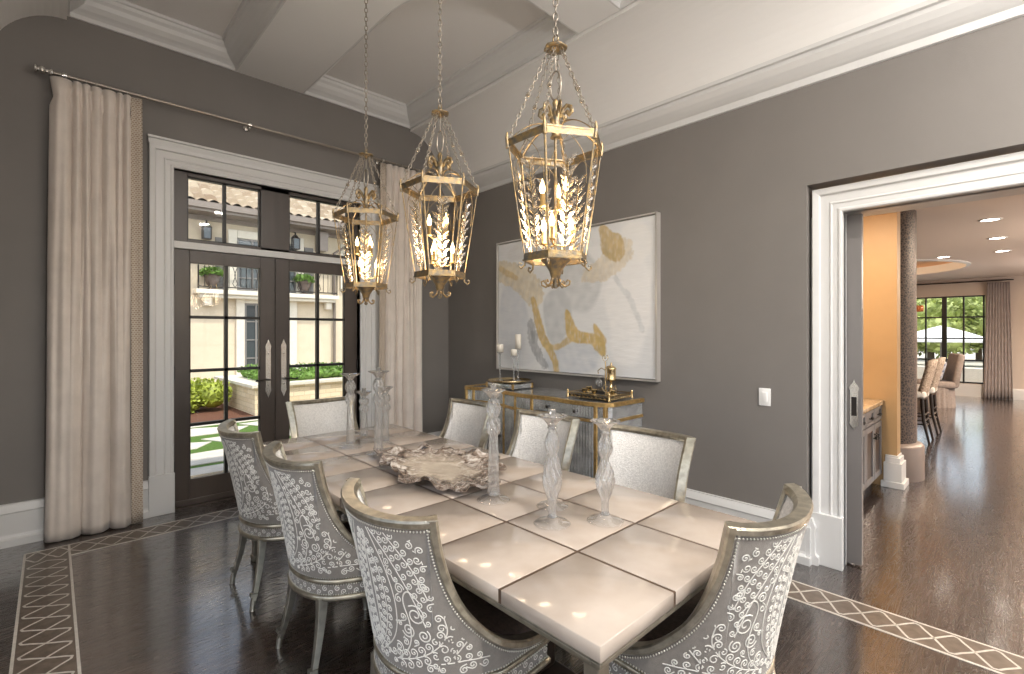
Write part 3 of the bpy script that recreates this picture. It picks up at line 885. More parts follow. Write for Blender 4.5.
# ------------------------------------------------------------------ free-form stone-like bowl
def bowl_mat():
    m, t, b = NT('agate_resin')
    tc = nd(t, 'ShaderNodeTexCoord'); n = nd(t, 'ShaderNodeTexNoise'); n.inputs['Scale'].default_value = 16; n.inputs['Detail'].default_value = 9; n.inputs['Roughness'].default_value = .7; n.inputs['Distortion'].default_value = 1.2
    t.links.new(tc.outputs['Object'], n.inputs['Vector'])
    r = nd(t, 'ShaderNodeValToRGB'); e = r.color_ramp.elements
    e[0].position = .38; e[0].color = (.045,.03,.022,1); e[1].position = .62; e[1].color = (.66,.61,.55,1)
    k = e.new(.5); k.color = (.25,.19,.15,1)
    t.links.new(n.outputs['Fac'], r.inputs['Fac']); t.links.new(r.outputs[0], b.inputs['Base Color'])
    b.inputs['Roughness'].default_value = .22; b.inputs['Coat Weight'].default_value = .5
    bp = nd(t, 'ShaderNodeBump'); bp.inputs['Strength'].default_value = .5; bp.inputs['Distance'].default_value = .01
    t.links.new(n.outputs['Fac'], bp.inputs['Height']); t.links.new(bp.outputs[0], b.inputs['Normal'])
    return m
def radial_blend(m):
    t = m.node_tree; b = t.nodes['Principled BSDF']; src = b.inputs['Base Color'].links[0].from_socket
    tc = nd(t, 'ShaderNodeTexCoord'); mp = nd(t, 'ShaderNodeMapping'); mp.inputs['Scale'].default_value = (3.6, 2.35, 0); ln = nd(t, 'ShaderNodeVectorMath', operation='LENGTH')
    n = nd(t, 'ShaderNodeTexNoise'); n.inputs['Scale'].default_value = 9; t.links.new(tc.outputs['Object'], n.inputs['Vector']); t.links.new(tc.outputs['Object'], mp.inputs[0]); t.links.new(mp.outputs[0], ln.inputs[0])
    ad = nd(t, 'ShaderNodeMath', operation='ADD'); t.links.new(ln.outputs['Value'], ad.inputs[0]); t.links.new(n.outputs['Fac'], ad.inputs[1])
    rg = nd(t, 'ShaderNodeMapRange'); rg.inputs['From Min'].default_value = .80; rg.inputs['From Max'].default_value = 1.25; t.links.new(ad.outputs[0], rg.inputs['Value'])
    mx = nd(t, 'ShaderNodeMix', data_type='RGBA'); t.links.new(rg.outputs[0], mx.inputs[0]); mx.inputs[6].default_value = (.66,.57,.46,1); t.links.new(src, mx.inputs[7]); t.links.new(mx.outputs[2], b.inputs['Base Color'])
    return m
bw_ = thing('decorative_bowl', 'wide free-form ruffled bowl of mottled brown and cream stone on the table', 'bowl', (1.50, 2.14, TT), -.10)
M_bowlin = mat('cream_onyx', (.66,.57,.46), .12, noise=.12, nscale=9, coat=.6)
rnd = random.Random(3)
ph = [rnd.uniform(0, 6.28) for _ in range(12)]
def brad(a): return 1 + .10*S(3*a+ph[0]) + .085*S(5*a+ph[1]) + .06*S(9*a+ph[2]) + .045*S(14*a+ph[3]) + .03*S(23*a+ph[4])
def bowl_surface(q, lift, thick):
    rows = []; n = 150
    for i in range(17):
        t = i/16; row = []
        for j in range(n):
            a = 2*PI*j/n; R = lerp(1, brad(a), t**1.5)
            x, y = .275*R*t*Cc(a), .43*R*t*S(a)
            z = .004 + .034*t**2.1 + t**3*(.008*S(7*a+ph[5]) + .007*S(12*a+ph[6]) + .006*S(19*a+ph[7])) + .0035*S(31*t+4*a+ph[8])*t + .003*S(47*a+9*t)*t
            row.append((x, y, z+lift))
        rows.append(row)
    return rows
q = MB(); rt = bowl_surface(q, .012, 0); rb = [[(x*.992, y*.992, max(.0, z-.013)) for x, y, z in r] for r in rt]
cut = 5
q.grid(rt[cut:], cu=True); q.grid([r[::-1] for r in rb], cu=True); q.grid([rt[-1], rb[-1]][::-1], cu=True)
q.build('ruffled_rim', radial_blend(bowl_mat()), bw_)
q = MB(); q.grid(rt[:cut+1], cu=True); q.build('bowl_centre', M_bowlin, bw_)

# ------------------------------------------------------------------ mirrored sideboard
SB = thing('mirrored_sideboard', 'gilt-edged antiqued mirror sideboard against the grey wall under the painting', 'sideboard', (XB, 3.07, 0))
def mir_mat(name, stripes):
    m, t, b = NT(name); tc = nd(t, 'ShaderNodeTexCoord'); b.inputs['Metallic'].default_value = .75; b.inputs['Roughness'].default_value = .16
    n = nd(t, 'ShaderNodeTexNoise'); n.inputs['Scale'].default_value = 10; n.inputs['Detail'].default_value = 6; t.links.new(tc.outputs['Object'], n.inputs['Vector'])
    r = nd(t, 'ShaderNodeValToRGB'); r.color_ramp.elements[0].position = .38; r.color_ramp.elements[0].color = (.58,.60,.61,1); r.color_ramp.elements[1].position = .6; r.color_ramp.elements[1].color = (.90,.92,.93,1)
    t.links.new(n.outputs['Fac'], r.inputs['Fac']); t.links.new(r.outputs[0], b.inputs['Base Color'])
    return m
M_mir = mir_mat('antiqued_mirror_glass', 0)
# front outline in local coordinates (y along the wall, x towards the room negative)
yl = [(-.875+0.0, -.43), (-.845, -.47), (-.77, -.50), (-.70, -.515), (-.55, -.53), (-.40, -.51), (-.27, -.495), (-.17, -.51), (-.10, -.53), (.02, -.535), (.16, -.515), (.30, -.48), (.45, -.455), (.57, -.445), (.66, -.465), (.73, -.50), (.80, -.51), (.845, -.505), (.875, -.47)]
def front(y):
    for a, b in zip(yl, yl[1:]):
        if a[0] <= y <= b[0]: return lerp(a[1], b[1], (y-a[0])/(b[0]-a[0]))
    return yl[0][1] if y < 0 else yl[-1][1]
fp = [(x, y) for y, x in smooth_curve(yl, 2)]       # from -y to +y
def outline(d): return [(x-d, y*(1+d/.875*1.0)) for x, y in fp] + [(-.006, .875+d), (-.006, -.875-d)]
def cw(p): return p[::-1]
q = MB(); q.prism(cw(outline(.0)), .14, .925); q.build('cabinet_body', M_mir, SB)
q = MB(); q.prism(cw(outline(.012)), .935, .948); q.build('mirror_top', M_mir, SB)
def edge_strip(q, z0, z1, d0, d1):
    path = [(x, y) for x, y in outline(0)[:-2]]
    path = [(-.008, -.875)] + path + [(-.008, .875)]
    q.sweep(path, [(d1, z0), (-d0, z0), (-d0, z1), (d1, z1)], smooth=False)
# outline runs -y to +y with the room on the left (-x) -> left offset is outwards
q = MB(); edge_strip(q, .925, .955, .01, .022); edge_strip(q, .80, .822, .004, .010); edge_strip(q, .12, .15, .01, .014)
q.build('gilt_moulding', M_brass, SB)
def upright(y, z0=.14, z1=.93, w=.013):
    x = front(y); q = MB(); q.rbx(x-.013, x+.02, y-w, y+w, z0, z1, .003); q.build('gilt_upright', M_brass, SB)
for y in (-.84, -.77, -.11, .10, .30, .73, .84): upright(y)
for y in (-.80, -.11, .10, .79):
    q = MB(); x = front(y); q.lathe([(.028,.14),(.034,.12),(.026,.10),(.018,.05),(.022,.03),(.015,0)], c=(x+.04, y, 0), seg=12); q.build('foot', M_brass, SB)
for y in (-.82, .82):
    q = MB(); q.lathe([(.028,.14),(.034,.12),(.026,.10),(.018,.05),(.022,.03),(.015,0)], c=(-.05, y, 0), seg=12); q.build('foot', M_brass, SB)
def reeded(name, y0, y1, z0, z1, knobs):
    q = MB(); n = max(6, int((y1-y0)/.024)); rows = [[], []]
    for i in range(n*4+1):
        y = lerp(y0, y1, i/(n*4)); x = front(y) - .004 - .009*abs(S(PI*i/4))
        rows[0].append((x, y, z0)); rows[1].append((x, y, z1))
    q.grid(rows)
    q.grid([[(a[0]+.006, a[1], a[2]) for a in rows[0]], rows[0]][::-1]); q.grid([rows[1], [(a[0]+.006, a[1], a[2]) for a in rows[1]]][::-1])
    o = q.build(name, M_mir, SB)
    for ky, kz in knobs:
        k_ = MB(); x = front(ky)-.008; k_.tube([(x, ky, kz), (x-.018, ky, kz)], .006); k_.ball((x-.022, ky, kz), .013)
        k_.build('knob', M_iron, o)
for y0, y1, kn in ((-.76, -.12, (-.60, -.28)), (.11, .29, ()), (.31, .72, (.5,)), (-.09, .09, ())):
    reeded('drawer_front', y0, y1, .83, .92, [(k, .872) for k in kn])
for y0, y1, kn in ((-.76, -.45, -.49), (-.43, -.12, -.39), (-.09, .09, None), (.11, .29, None), (.31, .72, .36)):
    reeded('door_front', y0, y1, .16, .795, [(kn, .52)] if kn is not None else [])

# things on the sideboard
ST = .955
st = thing('mirrored_riser', 'low mirrored box with gilt edges carrying the round candle tray', 'riser', (3.30, 3.53, ST))
q = MB(); q.rbx(-.13, .13, -.19, .19, .004, .046, .004); q.build('box', M_mir, st)
q = MB()
for sx in (-1, 1):
    for sy in (-1, 1): q.bx(sx*.13-.008, sx*.13+.008, sy*.19-.008, sy*.19+.008, 0, .05)
q.build('gilt_corner', M_brass, st)
ty = thing('round_tray', 'round gilt tray on the mirrored box, holding three candles', 'tray', (3.30, 3.53, ST+.05))
q = MB(); q.lathe([(.001,.0),(.15,0),(.195,.010),(.212,.024),(.218,.026),(.214,.018),(.20,.004),(.15,-.0)], seg=40, tw=lambda a, z: 1+.02*Cc(16*a)); 
q = MB(); q.lathe([(.001,0),(.14,0),(.20,.014),(.214,.026),(.220,.028),(.214,.020),(.19,.012),(.14,.005),(.001,.005)], seg=40, tw=lambda a, z: 1+.018*Cc(16*a), caps=False); q.build('tray_dish', M_goldpale, ty)
def candleholder(x, y, zs, zc, r, label):
    o = thing('candle_holder', label, 'candle holder', (x, y, ST+.055), 0, 'candle holders on the round tray'); z0 = ST+.055
    q = MB(); H = zs-z0
    q.lathe([(.001,0),(.042,0),(.044,.004),(.03,.012),(.012,.02),(.014,.035),(.008,.045),(.007,H*.5),(.011,H*.52),(.007,H*.55),(.008,H-.03),(.014,H-.022),(.010,H-.014),(.034,H-.004),(.036,H),(.001,H)], seg=24); q.build('glass_stem', M_glass, o)
    c_ = thing('pillar_candle', label.replace('crystal candle holder', 'ivory pillar candle on the crystal holder'), 'candle', (x, y, zs), 0, 'ivory pillar candles on the sideboard')
    q = MB(); q.lathe([(.001,0),(r,0),(r,zc-zs-.002),(r-.003,zc-zs),(r-.008,zc-zs-.003),(.001,zc-zs-.004)], seg=24); q.build('wax', M_candle, c_)
    q = MB(); q.tube([(0,0,zc-zs-.004),(0,.001,zc-zs+.008)], .0015, seg=5); q.build('wick', M_black, c_)
candleholder(3.30, 3.665, 1.300, 1.378, .034, 'short crystal candle holder at the left of the gilt tray')
candleholder(3.24, 3.40, 1.275, 1.335, .030, 'short crystal candle holder at the front right of the gilt tray')
candleholder(3.40, 3.505, 1.335, 1.480, .030, 'tallest crystal candle holder at the back of the gilt tray')

# mirrored gallery tray with the gilt balance coffee maker and cups
gt = thing('gallery_tray', 'black-based gallery tray with a pierced gilt rail on the sideboard', 'tray', (3.33, 2.455, ST), 0)
q = MB(); q.rbx(-.155, .155, -.205, .205, .012, .03, .003); q.build('tray_base', M_black, gt)
q = MB()
for (a, b) in (((-.16,-.21),(.16,-.21)), ((.16,-.21),(.16,.21)), ((.16,.21),(-.16,.21)), ((-.16,.21),(-.16,-.21))):
    for z in (.012, .045): q.tube([(a[0],a[1],z),(b[0],b[1],z)], .0035, seg=6)
    n = 10
    for i in range(n):
        x, y = lerp(a[0],b[0],i/n), lerp(a[1],b[1],i/n); x2, y2 = lerp(a[0],b[0],(i+1)/n), lerp(a[1],b[1],(i+1)/n)
        q.tube([(x,y,.014),((x+x2)/2,(y+y2)/2,.043),(x2,y2,.014)], .0022, seg=4)
q.build('pierced_rail', M_goldpale, gt)
q = MB()
for sx in (-1,1):
    for sy in (-1,1): q.lathe([(.010,0),(.014,.008),(.010,.016),(.008,.05),(.012,.058),(.001,.07)], c=(sx*.16, sy*.21, 0), seg=10)
q.build('corner_post', M_goldpale, gt)
cm = thing('coffee_maker', 'tall gilt balance coffee maker with a scrolled stand and cylinder on the gallery tray', 'coffee maker', (3.36, 2.36, ST+.03))
q = MB(); q.lathe([(.001,0),(.06,0),(.058,.008),(.035,.018),(.016,.03),(.012,.05),(.018,.06),(.010,.07),(.012,.11),(.02,.118)], seg=20); q.build('pedestal', M_goldpale, cm)
q = MB(); q.lathe([(.001,.115),(.038,.117),(.042,.125),(.038,.135),(.038,.205),(.043,.213),(.036,.225),(.018,.238),(.006,.244),(.009,.252),(.005,.262),(.001,.268)], seg=24); q.build('boiler', M_goldpale, cm)
q = MB(); q.tube([(0,.05,.0),(0,.06,.12),(0,.055,.22),(0,.06,.275)], .005)
q.tube([(0,.06,.20),(0,.10,.215),(0,.135,.19),(0,.13,.165)], .004); q.tube([(0,.0,.21),(0,.03,.235),(0,.06,.22)], .004)
q.build('balance_arm', M_goldpale, cm)
q = MB()
for s_ in (-1, 1):
    q.tube([(0, s_*.012+.06, .275), (0, s_*.03+.06, .30), (0, s_*.02+.06, .325), (0, s_*.005+.06, .312)], .003, seg=6)
    q.tube([(-.02, s_*.05, .02), (-.03, s_*.07, .05), (-.02, s_*.055, .08), (-.01, s_*.03, .06)], .003, seg=6)
q.ball((0, .06, .30), .008); q.build('scroll_crest', M_goldpale, cm)
q = MB(); q.lathe([(.001,.075),(.02,.08),(.03,.10),(.026,.125),(.012,.14),(.010,.155),(.013,.158)], c=(0,.125,-.02), seg=18); q.build('glass_flask', M_glass, cm)
for i, (dx, dy, lab) in enumerate(((-.09, .09, 'tiny gilt cup at the left front of the gallery tray'), (.03, .14, 'tiny gilt cup at the back left of the gallery tray'), (-.10, -.02, 'tiny gilt cup in the middle front of the gallery tray'), (-.03, -.155, 'tiny gilt cup at the right end of the gallery tray'))):
    cu = thing('gilt_cup', lab, 'cup', (3.33+dx, 2.455+dy, ST+.03), i, 'gilt cups on the gallery tray')
    q = MB(); q.lathe([(.001,0),(.03,0),(.034,.005),(.012,.006),(.010,.012),(.02,.022),(.024,.045),(.026,.047),(.022,.045),(.016,.022),(.001,.016)], seg=18, caps=False); q.build('bowl', M_goldpale, cu)
    q = MB(); q.tube([(.022,0,.04),(.038,0,.038),(.036,0,.024),(.02,0,.02)], .0022, seg=5); q.build('handle', M_goldpale, cu)

# ------------------------------------------------------------------ painting
PX = XB-.055
pt = thing('abstract_painting', 'large abstract painting in white and grey with gold strokes, thin silver frame', 'painting', (PX, 2.996, 1.783))
PW, PH = .958, .674
from mathutils import noise as mn
def n2(y, z, f, o=0): return mn.noise(Vector((y*f+o, z*f-o*.7, o*.31)))
STROKES = [  # (points (y,z), widths, colour, opacity, edge noise)
 ([(3.94,2.17),(3.78,2.13),(3.62,2.06),(3.50,1.98),(3.38,1.86)], [.20,.25,.26,.30,.20], (.70,.60,.42), .75, .06),
 ([(2.36,2.20),(2.46,2.12),(2.60,2.04),(2.78,2.0)], [.20,.24,.18,.06], (.70,.60,.44), .65, .06),
 ([(3.924,2.201),(3.80,2.13),(3.66,2.06)], [.05,.07,.05], (.58,.43,.19), .7, .03),
 ([(3.42,1.84),(3.385,1.72),(3.355,1.60),(3.299,1.443),(3.20,1.345),(3.125,1.228),(3.096,1.10)], [.05,.08,.10,.10,.09,.07,.06], (.60,.44,.19), .95, .018),
 ([(2.985,1.70),(2.955,1.58),(2.910,1.47),(2.80,1.445),(2.70,1.45),(2.62,1.41),(2.565,1.31)], [.03,.09,.14,.11,.10,.13,.05], (.60,.44,.18), .97, .018),
 ([(2.665,1.57),(2.62,1.48),(2.585,1.42)], [.015,.08,.10], (.60,.44,.18), .95, .012),
 ([(3.30,1.40),(3.20,1.355),(3.08,1.36),(2.93,1.44)], [.04,.07,.06,.08], (.62,.47,.22), .9, .02),
 ([(2.585,2.43),(2.535,2.34),(2.475,2.26),(2.42,2.18)], [.03,.12,.22,.12], (.56,.42,.20), .9, .03),
 ([(3.46,1.62),(3.44,1.44),(3.36,1.28),(3.24,1.16)], [.05,.13,.10,.05], (.34,.35,.37), .75, .05),
 ([(3.44,1.50),(3.42,1.40)], [.05,.03], (.22,.23,.24), .45, .03),
 ([(2.44,1.98),(2.30,1.80),(2.16,1.50)], [.04,.05,.04], (.66,.68,.69), .6, .04)]
BLOBS = [  # (centre, radii, colour, opacity)
 ((3.72,1.62), (.22,.46), (.62,.645,.69), .7), ((2.95,1.26), (.34,.20), (.56,.59,.64), .8), ((3.12,1.66), (.17,.25), (.54,.56,.575), .85),
 ((2.86,1.95), (.26,.27), (.60,.615,.62), .85), ((2.32,1.72), (.24,.50), (.91,.90,.89), .85), ((2.25,2.25), (.18,.17), (.89,.88,.86), .85), ((3.5,2.33),(.3,.10),(.70,.69,.68),.7), ((3.62,1.28),(.22,.14),(.72,.73,.75),.6)]
def seg_d(p, a, b):
    ax, ay = b[0]-a[0], b[1]-a[1]; t = max(0, min(1, ((p[0]-a[0])*ax+(p[1]-a[1])*ay)/(ax*ax+ay*ay+1e-12)))
    return math.hypot(p[0]-a[0]-ax*t, p[1]-a[1]-ay*t), t
STR = [(smooth_curve(P, 2), W_, c_, o_, e_) for P, W_, c_, o_, e_ in STROKES]
def paint(y, z):
    dy, dz = .05*n2(y, z, 3, 5), .05*n2(y, z, 3, 9)
    g_ = .5+.5*n2(y, z, 2.2, 1) + .18*n2(y, z*3, 9, 2)
    c_ = [lerp(a, b, max(0, min(1, g_))) for a, b in zip((.74,.75,.765), (.90,.895,.885))]
    for (cy, cz), (ry, rz_), cc, op in BLOBS:
        d = math.hypot((y+dy*1.4-cy)/ry, (z+dz*1.4-cz)/rz_); k = max(0, min(1, (1.08-d)/.16))*op*(.8+.4*n2(y, z, 14, 3)); k = max(0, min(1, k))
        c_ = [lerp(a, b, k) for a, b in zip(c_, cc)]
    for P, W_, cc, op, ed_ in STR:
        best = None
        for i in range(len(P)-1):
            d, t = seg_d((y+dy*.3, z+dz*.3), P[i], P[i+1]); T = (i+t)/(len(P)-1)*(len(W_)-1); k_ = min(int(T), len(W_)-2); w_ = lerp(W_[k_], W_[k_+1], T-k_)/2
            v = w_-d
            if best is None or v > best: best = v
        best += ed_*.45*n2(y, z, 16, 7) + ed_*.3*n2(y, z, 45, 4)
        k = max(0, min(1, best/.014+.5))*op*max(.35, min(1, 1+.55*n2(y*3, z, 18, 6)))
        sh = 1+.22*n2(y, z, 22, 8)
        c_ = [lerp(a, b*sh, k) for a, b in zip(c_, cc)]
    return [max(0, min(1, a)) for a in c_]
NY, NZ = 230, 160
vs = []; cols_ = []
for j in range(NZ+1):
    for i in range(NY+1):
        y = lerp(-PW+.012, PW-.012, i/NY); z = lerp(-PH+.012, PH-.012, j/NZ); vs.append((.012, y, z)); cols_.append(paint(y+2.996, z+1.783))
q = MB(); q.add(vs, [(j*(NY+1)+i, (j+1)*(NY+1)+i, (j+1)*(NY+1)+i+1, j*(NY+1)+i+1) for j in range(NZ) for i in range(NY)], 0)
nb = len(vs); q.bx(.013, .05, -PW+.012, PW-.012, -PH+.012, PH-.012, 0)
def canvas_mat():
    m, t, b = NT('brushed_paint'); b.inputs['Roughness'].default_value = .5
    at = nd(t, 'ShaderNodeAttribute'); at.attribute_name = 'pigment'; t.links.new(at.outputs['Color'], b.inputs['Base Color'])
    tc = nd(t, 'ShaderNodeTexCoord'); n_ = nd(t, 'ShaderNodeTexNoise'); n_.inputs['Scale'].default_value = 26; n_.inputs['Detail'].default_value = 5; mp = nd(t, 'ShaderNodeMapping'); mp.inputs['Scale'].default_value = (1,.3,1.3)
    t.links.new(tc.outputs['Object'], mp.inputs[0]); t.links.new(mp.outputs[0], n_.inputs['Vector'])
    bp = nd(t, 'ShaderNodeBump'); bp.inputs['Strength'].default_value = .35; bp.inputs['Distance'].default_value = .01; t.links.new(n_.outputs['Fac'], bp.inputs['Height']); t.links.new(bp.outputs[0], b.inputs['Normal'])
    return m
cv_ = q.build('canvas', canvas_mat(), pt)
ca_ = cv_.data.color_attributes.new('pigment', 'FLOAT_COLOR', 'POINT')
ca_.data.foreach_set('color', [c for k in range(len(q.v)) for c in ((*cols_[k], 1.0) if k < nb else (.8,.8,.8,1.0))])
q = MB()
for (y0,y1,z0,z1) in ((-PW-.008,-PW+.006,-PH-.008,PH+.008),(PW-.006,PW+.008,-PH-.008,PH+.008),(-PW,PW,-PH-.008,-PH+.006),(-PW,PW,PH-.006,PH+.008)): q.bx(-.004, .054, y0, y1, z0, z1)
q.build('picture_frame', mat('silver_white_frame', (.66,.63,.60), .3, metal=.5), pt)

# ------------------------------------------------------------------ lantern pendants
def chain(q, a, b, r=.0022, ll=.026, w_=.0075, sx=1):
    a, b = Vector(a), Vector(b); d = (b-a); L = d.length; n = max(1, int(L/(ll*.78))); t = d.normalized(); u = t.orthogonal().normalized(); v = t.cross(u)
    for i in range(n):
        c_ = a + t*(L*(i+.5)/n); ax = u if i % 2 else v; h = ll/2
        P = []
        for k in range(10):
            an = 2*PI*k/10; P.append(c_ + t*(h*Cc(an)) + ax*(w_*S(an)))
        q.tube(P, r, seg=5, closed=True)
def make_lantern(label):
    L = thing('lantern_pendant', label, 'pendant light', (0,0,0), 0, 'gilt lantern pendants over the table')
    # z = 0 at the underside of the beam, everything hangs below; body centre line
    zc = lambda z: z - ZC
    Zt, Zb, Rt, Rb = 2.243, 1.797, .195, .128
    ang = [PI/6+k*PI/3 for k in range(6)]
    q = MB(); q.lathe([(.001, 0), (.065, 0), (.065, -.012), (.05, -.022), (.02, -.03), (.012, -.045)][::-1], seg=24); q.build('ceiling_canopy', M_chain, L)
    q = MB(); chain(q, (0,0,-.045), (0,0,zc(2.665)), .0027, .036, .0095); q.build('hanging_chain', M_chain, L)
    q = MB(); q.tube([(0, .014*Cc(2*PI*k/12), zc(2.675)+.018*S(2*PI*k/12)) for k in range(12)], .003, closed=True, seg=6)
    q.lathe([(.004,.012),(.014,.010),(.03,.004),(.046,.002),(.046,-.004),(.03,-.006),(.012,-.012),(.004,-.03)][::-1], c=(0,0,zc(2.64)), seg=24, tw=lambda a, z: 1+.05*Cc(6*a)); q.build('crown_plate', M_lantern, L)
    for a in ang:
        q = MB(); chain(q, (.028*Cc(a), .028*S(a), zc(2.632)), (Rt*.98*Cc(a), Rt*.98*S(a), zc(Zt+.022)), .0019, .027, .0068)
        p = Vector((.028*Cc(a), .028*S(a), zc(2.632))).lerp(Vector((Rt*.98*Cc(a), Rt*.98*S(a), zc(Zt+.022))), .52); q.ball(p, .012, seg=8, rings=6, mi=1)
        q.build('side_chain', [M_chain, M_crystal], L)
    q = MB(); q.tube([(.0, .028*Cc(2*PI*k/20), zc(2.49)+.058*S(2*PI*k/20)) for k in range(20)], .0042, closed=True, seg=8)
    q.tube([(0,0,zc(2.628)), (0,0,zc(2.548))], .0025, seg=6); q.build('centre_ring', M_chain, L)
    # central stem and scrolled crest
    q = MB(); q.lathe([(.022, zc(2.28)), (.013, zc(2.30)), (.018, zc(2.32)), (.020, zc(2.37)), (.010, zc(2.40)), (.014, zc(2.42)), (.006, zc(2.435))], seg=14)
    for k in range(6):
        a = k*PI/3; ca, sa = Cc(a), S(a)
        pr = [(.016, 2.36), (.030, 2.39), (.045, 2.405), (.062, 2.398), (.066, 2.378), (.054, 2.366), (.046, 2.376), (.052, 2.384)]
        q.tube([(r_*ca, r_*sa, zc(z_)) for r_, z_ in pr], .0042, seg=6, flat=2.2, up=(-sa, ca, 0))
    q.build('scroll_crest', M_lantern, L)
    # curved roof straps from the stem to the hexagon corners
    q = MB()
    for a in ang:
        ca, sa = Cc(a), S(a); pr = smooth_curve([(.014, 2.30), (.04, 2.335), (.10, 2.325), (.16, 2.285), (Rt*.985, 2.25)], 2)
        q.tube([(r_*ca, r_*sa, zc(z_)) for r_, z_ in pr], .0022, seg=6, flat=3.4, up=(-sa*0, 0, 1))
    q.build('roof_strap', M_lantern, L)
    # hexagonal bands
    q = MB()
    hexp = lambda R: [(R*Cc(a), R*S(a)) for a in ang]
    q.sweep(hexp(Rt), [(0, zc(2.228)), (0, zc(2.252)), (-.004, zc(2.254)), (-.004, zc(2.226))][::-1], closed=True)
    q.sweep(hexp(Rt), [(-.006, zc(2.250)), (.008, zc(2.250)), (.008, zc(2.256)), (-.006, zc(2.256))], closed=True)
    for i, a in enumerate(ang):
        q.tube([(Rt*1.0*Cc(a), Rt*1.0*S(a), zc(2.222)), (Rt*1.03*Cc(a), Rt*1.03*S(a), zc(2.262)), (Rt*1.02*Cc(a), Rt*1.02*S(a), zc(2.285))], [.009,.007,.003], seg=6)
    q.build('upper_band', M_lantern, L)
    q = MB()
    q.sweep(hexp(Rb), [(-.004, zc(1.786)), (.001, zc(1.786)), (.001, zc(1.812)), (-.004, zc(1.812))], closed=True)
    q.sweep(hexp(Rb*1.02), [(-.006, zc(1.782)), (.006, zc(1.782)), (.006, zc(1.787)), (-.006, zc(1.787))], closed=True)
    q.build('lower_band', M_lantern, L)
    # corner bars
    for a in ang:
        q = MB(); t = (-S(a), Cc(a), 0)
        q.tube([(Rt*Cc(a), Rt*S(a), zc(2.24)), (lerp(Rt,Rb,.5)*1.01*Cc(a), lerp(Rt,Rb,.5)*1.01*S(a), zc(2.02)), (Rb*Cc(a), Rb*S(a), zc(1.80))], .0028, seg=6, flat=2.0, up=(Cc(a), S(a), 0)); q.build('corner_bar', M_lantern, L)
    # gothic arch wires in every side
    q = MB()
    for k in range(6):
        A = Vector((Cc(ang[k]), S(ang[k]), 0)); B = Vector((Cc(ang[(k+1)%6]), S(ang[(k+1)%6]), 0))
        def fp_(u, z): R = lerp(Rb, Rt, (z-Zb)/(Zt-Zb))*.99; return (A.lerp(B, u)*R) + Vector((0,0,zc(z)))
        for s_ in (0, 1):
            pr = smooth_curve([(.06, 2.06), (.10, 2.13), (.25, 2.19), (.5, 2.232)], 2)
            q.tube([fp_(u if s_ == 0 else 1-u, z) for u, z in pr], .0016, seg=5)
    q.build('arch_wire', M_lantern, L)
    # crystal leaf sprays, one per side
    for k in range(6):
        A = Vector((Cc(ang[k]), S(ang[k]), 0)); B = Vector((Cc(ang[(k+1)%6]), S(ang[(k+1)%6]), 0)); n_ = (A+B).normalized(); tn = (B-A).normalized()
        q = MB(); pr = []
        for i in range(9):
            z = lerp(1.815, 2.15, i/8); R = lerp(Rb, Rt, (z-Zb)/(Zt-Zb))*.83; pr.append(n_*R + Vector((0,0,zc(z))))
        q.tube(pr, .0022, seg=5, mi=1)
        for i in range(16):
            for s_ in (-1, 1):
                p = pr[i//2].lerp(pr[i//2+1], .25+.5*(i % 2)); ln = .048; d_ = (tn*s_*(.9 if i % 2 else .5) + n_*(.35 if i % 2 else .05) + Vector((0,0,.75))).normalized(); wv = d_.cross(n_).normalized()
                tip = p+d_*ln; m_ = p+d_*ln*.5
                vs = [p, m_+wv*.0085, tip, m_-wv*.0085, m_+n_*.006, m_-n_*.006]
                q.add(vs, [(0,1,4),(1,2,4),(2,3,4),(3,0,4),(1,0,5),(2,1,5),(3,2,5),(0,3,5)], 0)
            q.ball(pr[i//2].lerp(pr[i//2+1], .5*(i % 2)), .0035, seg=5, rings=4, mi=1)
        q.build('crystal_spray', [M_crystal, M_lantern], L)
    # candle arms with sleeves and bulbs
    q = MB(); q.tube([(0,0,zc(2.30)), (0,0,zc(1.70))], .006, seg=8)
    q.lathe([(.001, zc(1.80)), (.03, zc(1.802)), (.03, zc(1.808)), (.008, zc(1.815))], seg=18)
    q.build('centre_stem', M_lantern, L)
    spots = [(.5, 2.04, .055), (2.6, 2.04, .055), (4.7, 2.04, .055), (1.55, 1.90, .065), (3.65, 1.90, .065), (5.75, 1.90, .065)]
    for a, z, r_ in spots:
        x, y = r_*Cc(a), r_*S(a)
        q = MB(); q.tube([(0,0,zc(z-.05)), (x*.6,y*.6,zc(z-.055)), (x,y,zc(z-.04))], .003, seg=6); q.lathe([(.001,zc(z-.042)),(.014,zc(z-.04)),(.016,zc(z-.034)),(.0095,zc(z-.032)),(.0095,zc(z+.012)),(.001,zc(z+.013))], c=(x,y,0), seg=10)
        ar = q.build('candle_sleeve', M_sleeve, L)
        q = MB(); q.lathe([(.006,0),(.0105,.012),(.012,.022),(.009,.036),(.0035,.050),(.0012,.060)], c=(x,y,zc(z+.012)), seg=10); q.build('bulb', M_bulb, ar)
    # bottom finial with scrolls
    q = MB(); q.lathe([(.006, zc(1.676)), (.012, zc(1.684)), (.008, zc(1.694)), (.016, zc(1.71)), (.026, zc(1.745)), (.045, zc(1.775)), (.06, zc(1.79))], seg=18)
    for k in range(6):
        a = k*PI/3; ca, sa = Cc(a), S(a)
        pr = [(.014, 1.72), (.022, 1.695), (.040, 1.682), (.056, 1.690), (.058, 1.704), (.048, 1.708), (.044, 1.699)]
        q.tube([(r_*ca, r_*sa, zc(z_)) for r_, z_ in pr], .0042, seg=6)
    q.build('scroll_finial', M_lantern, L)
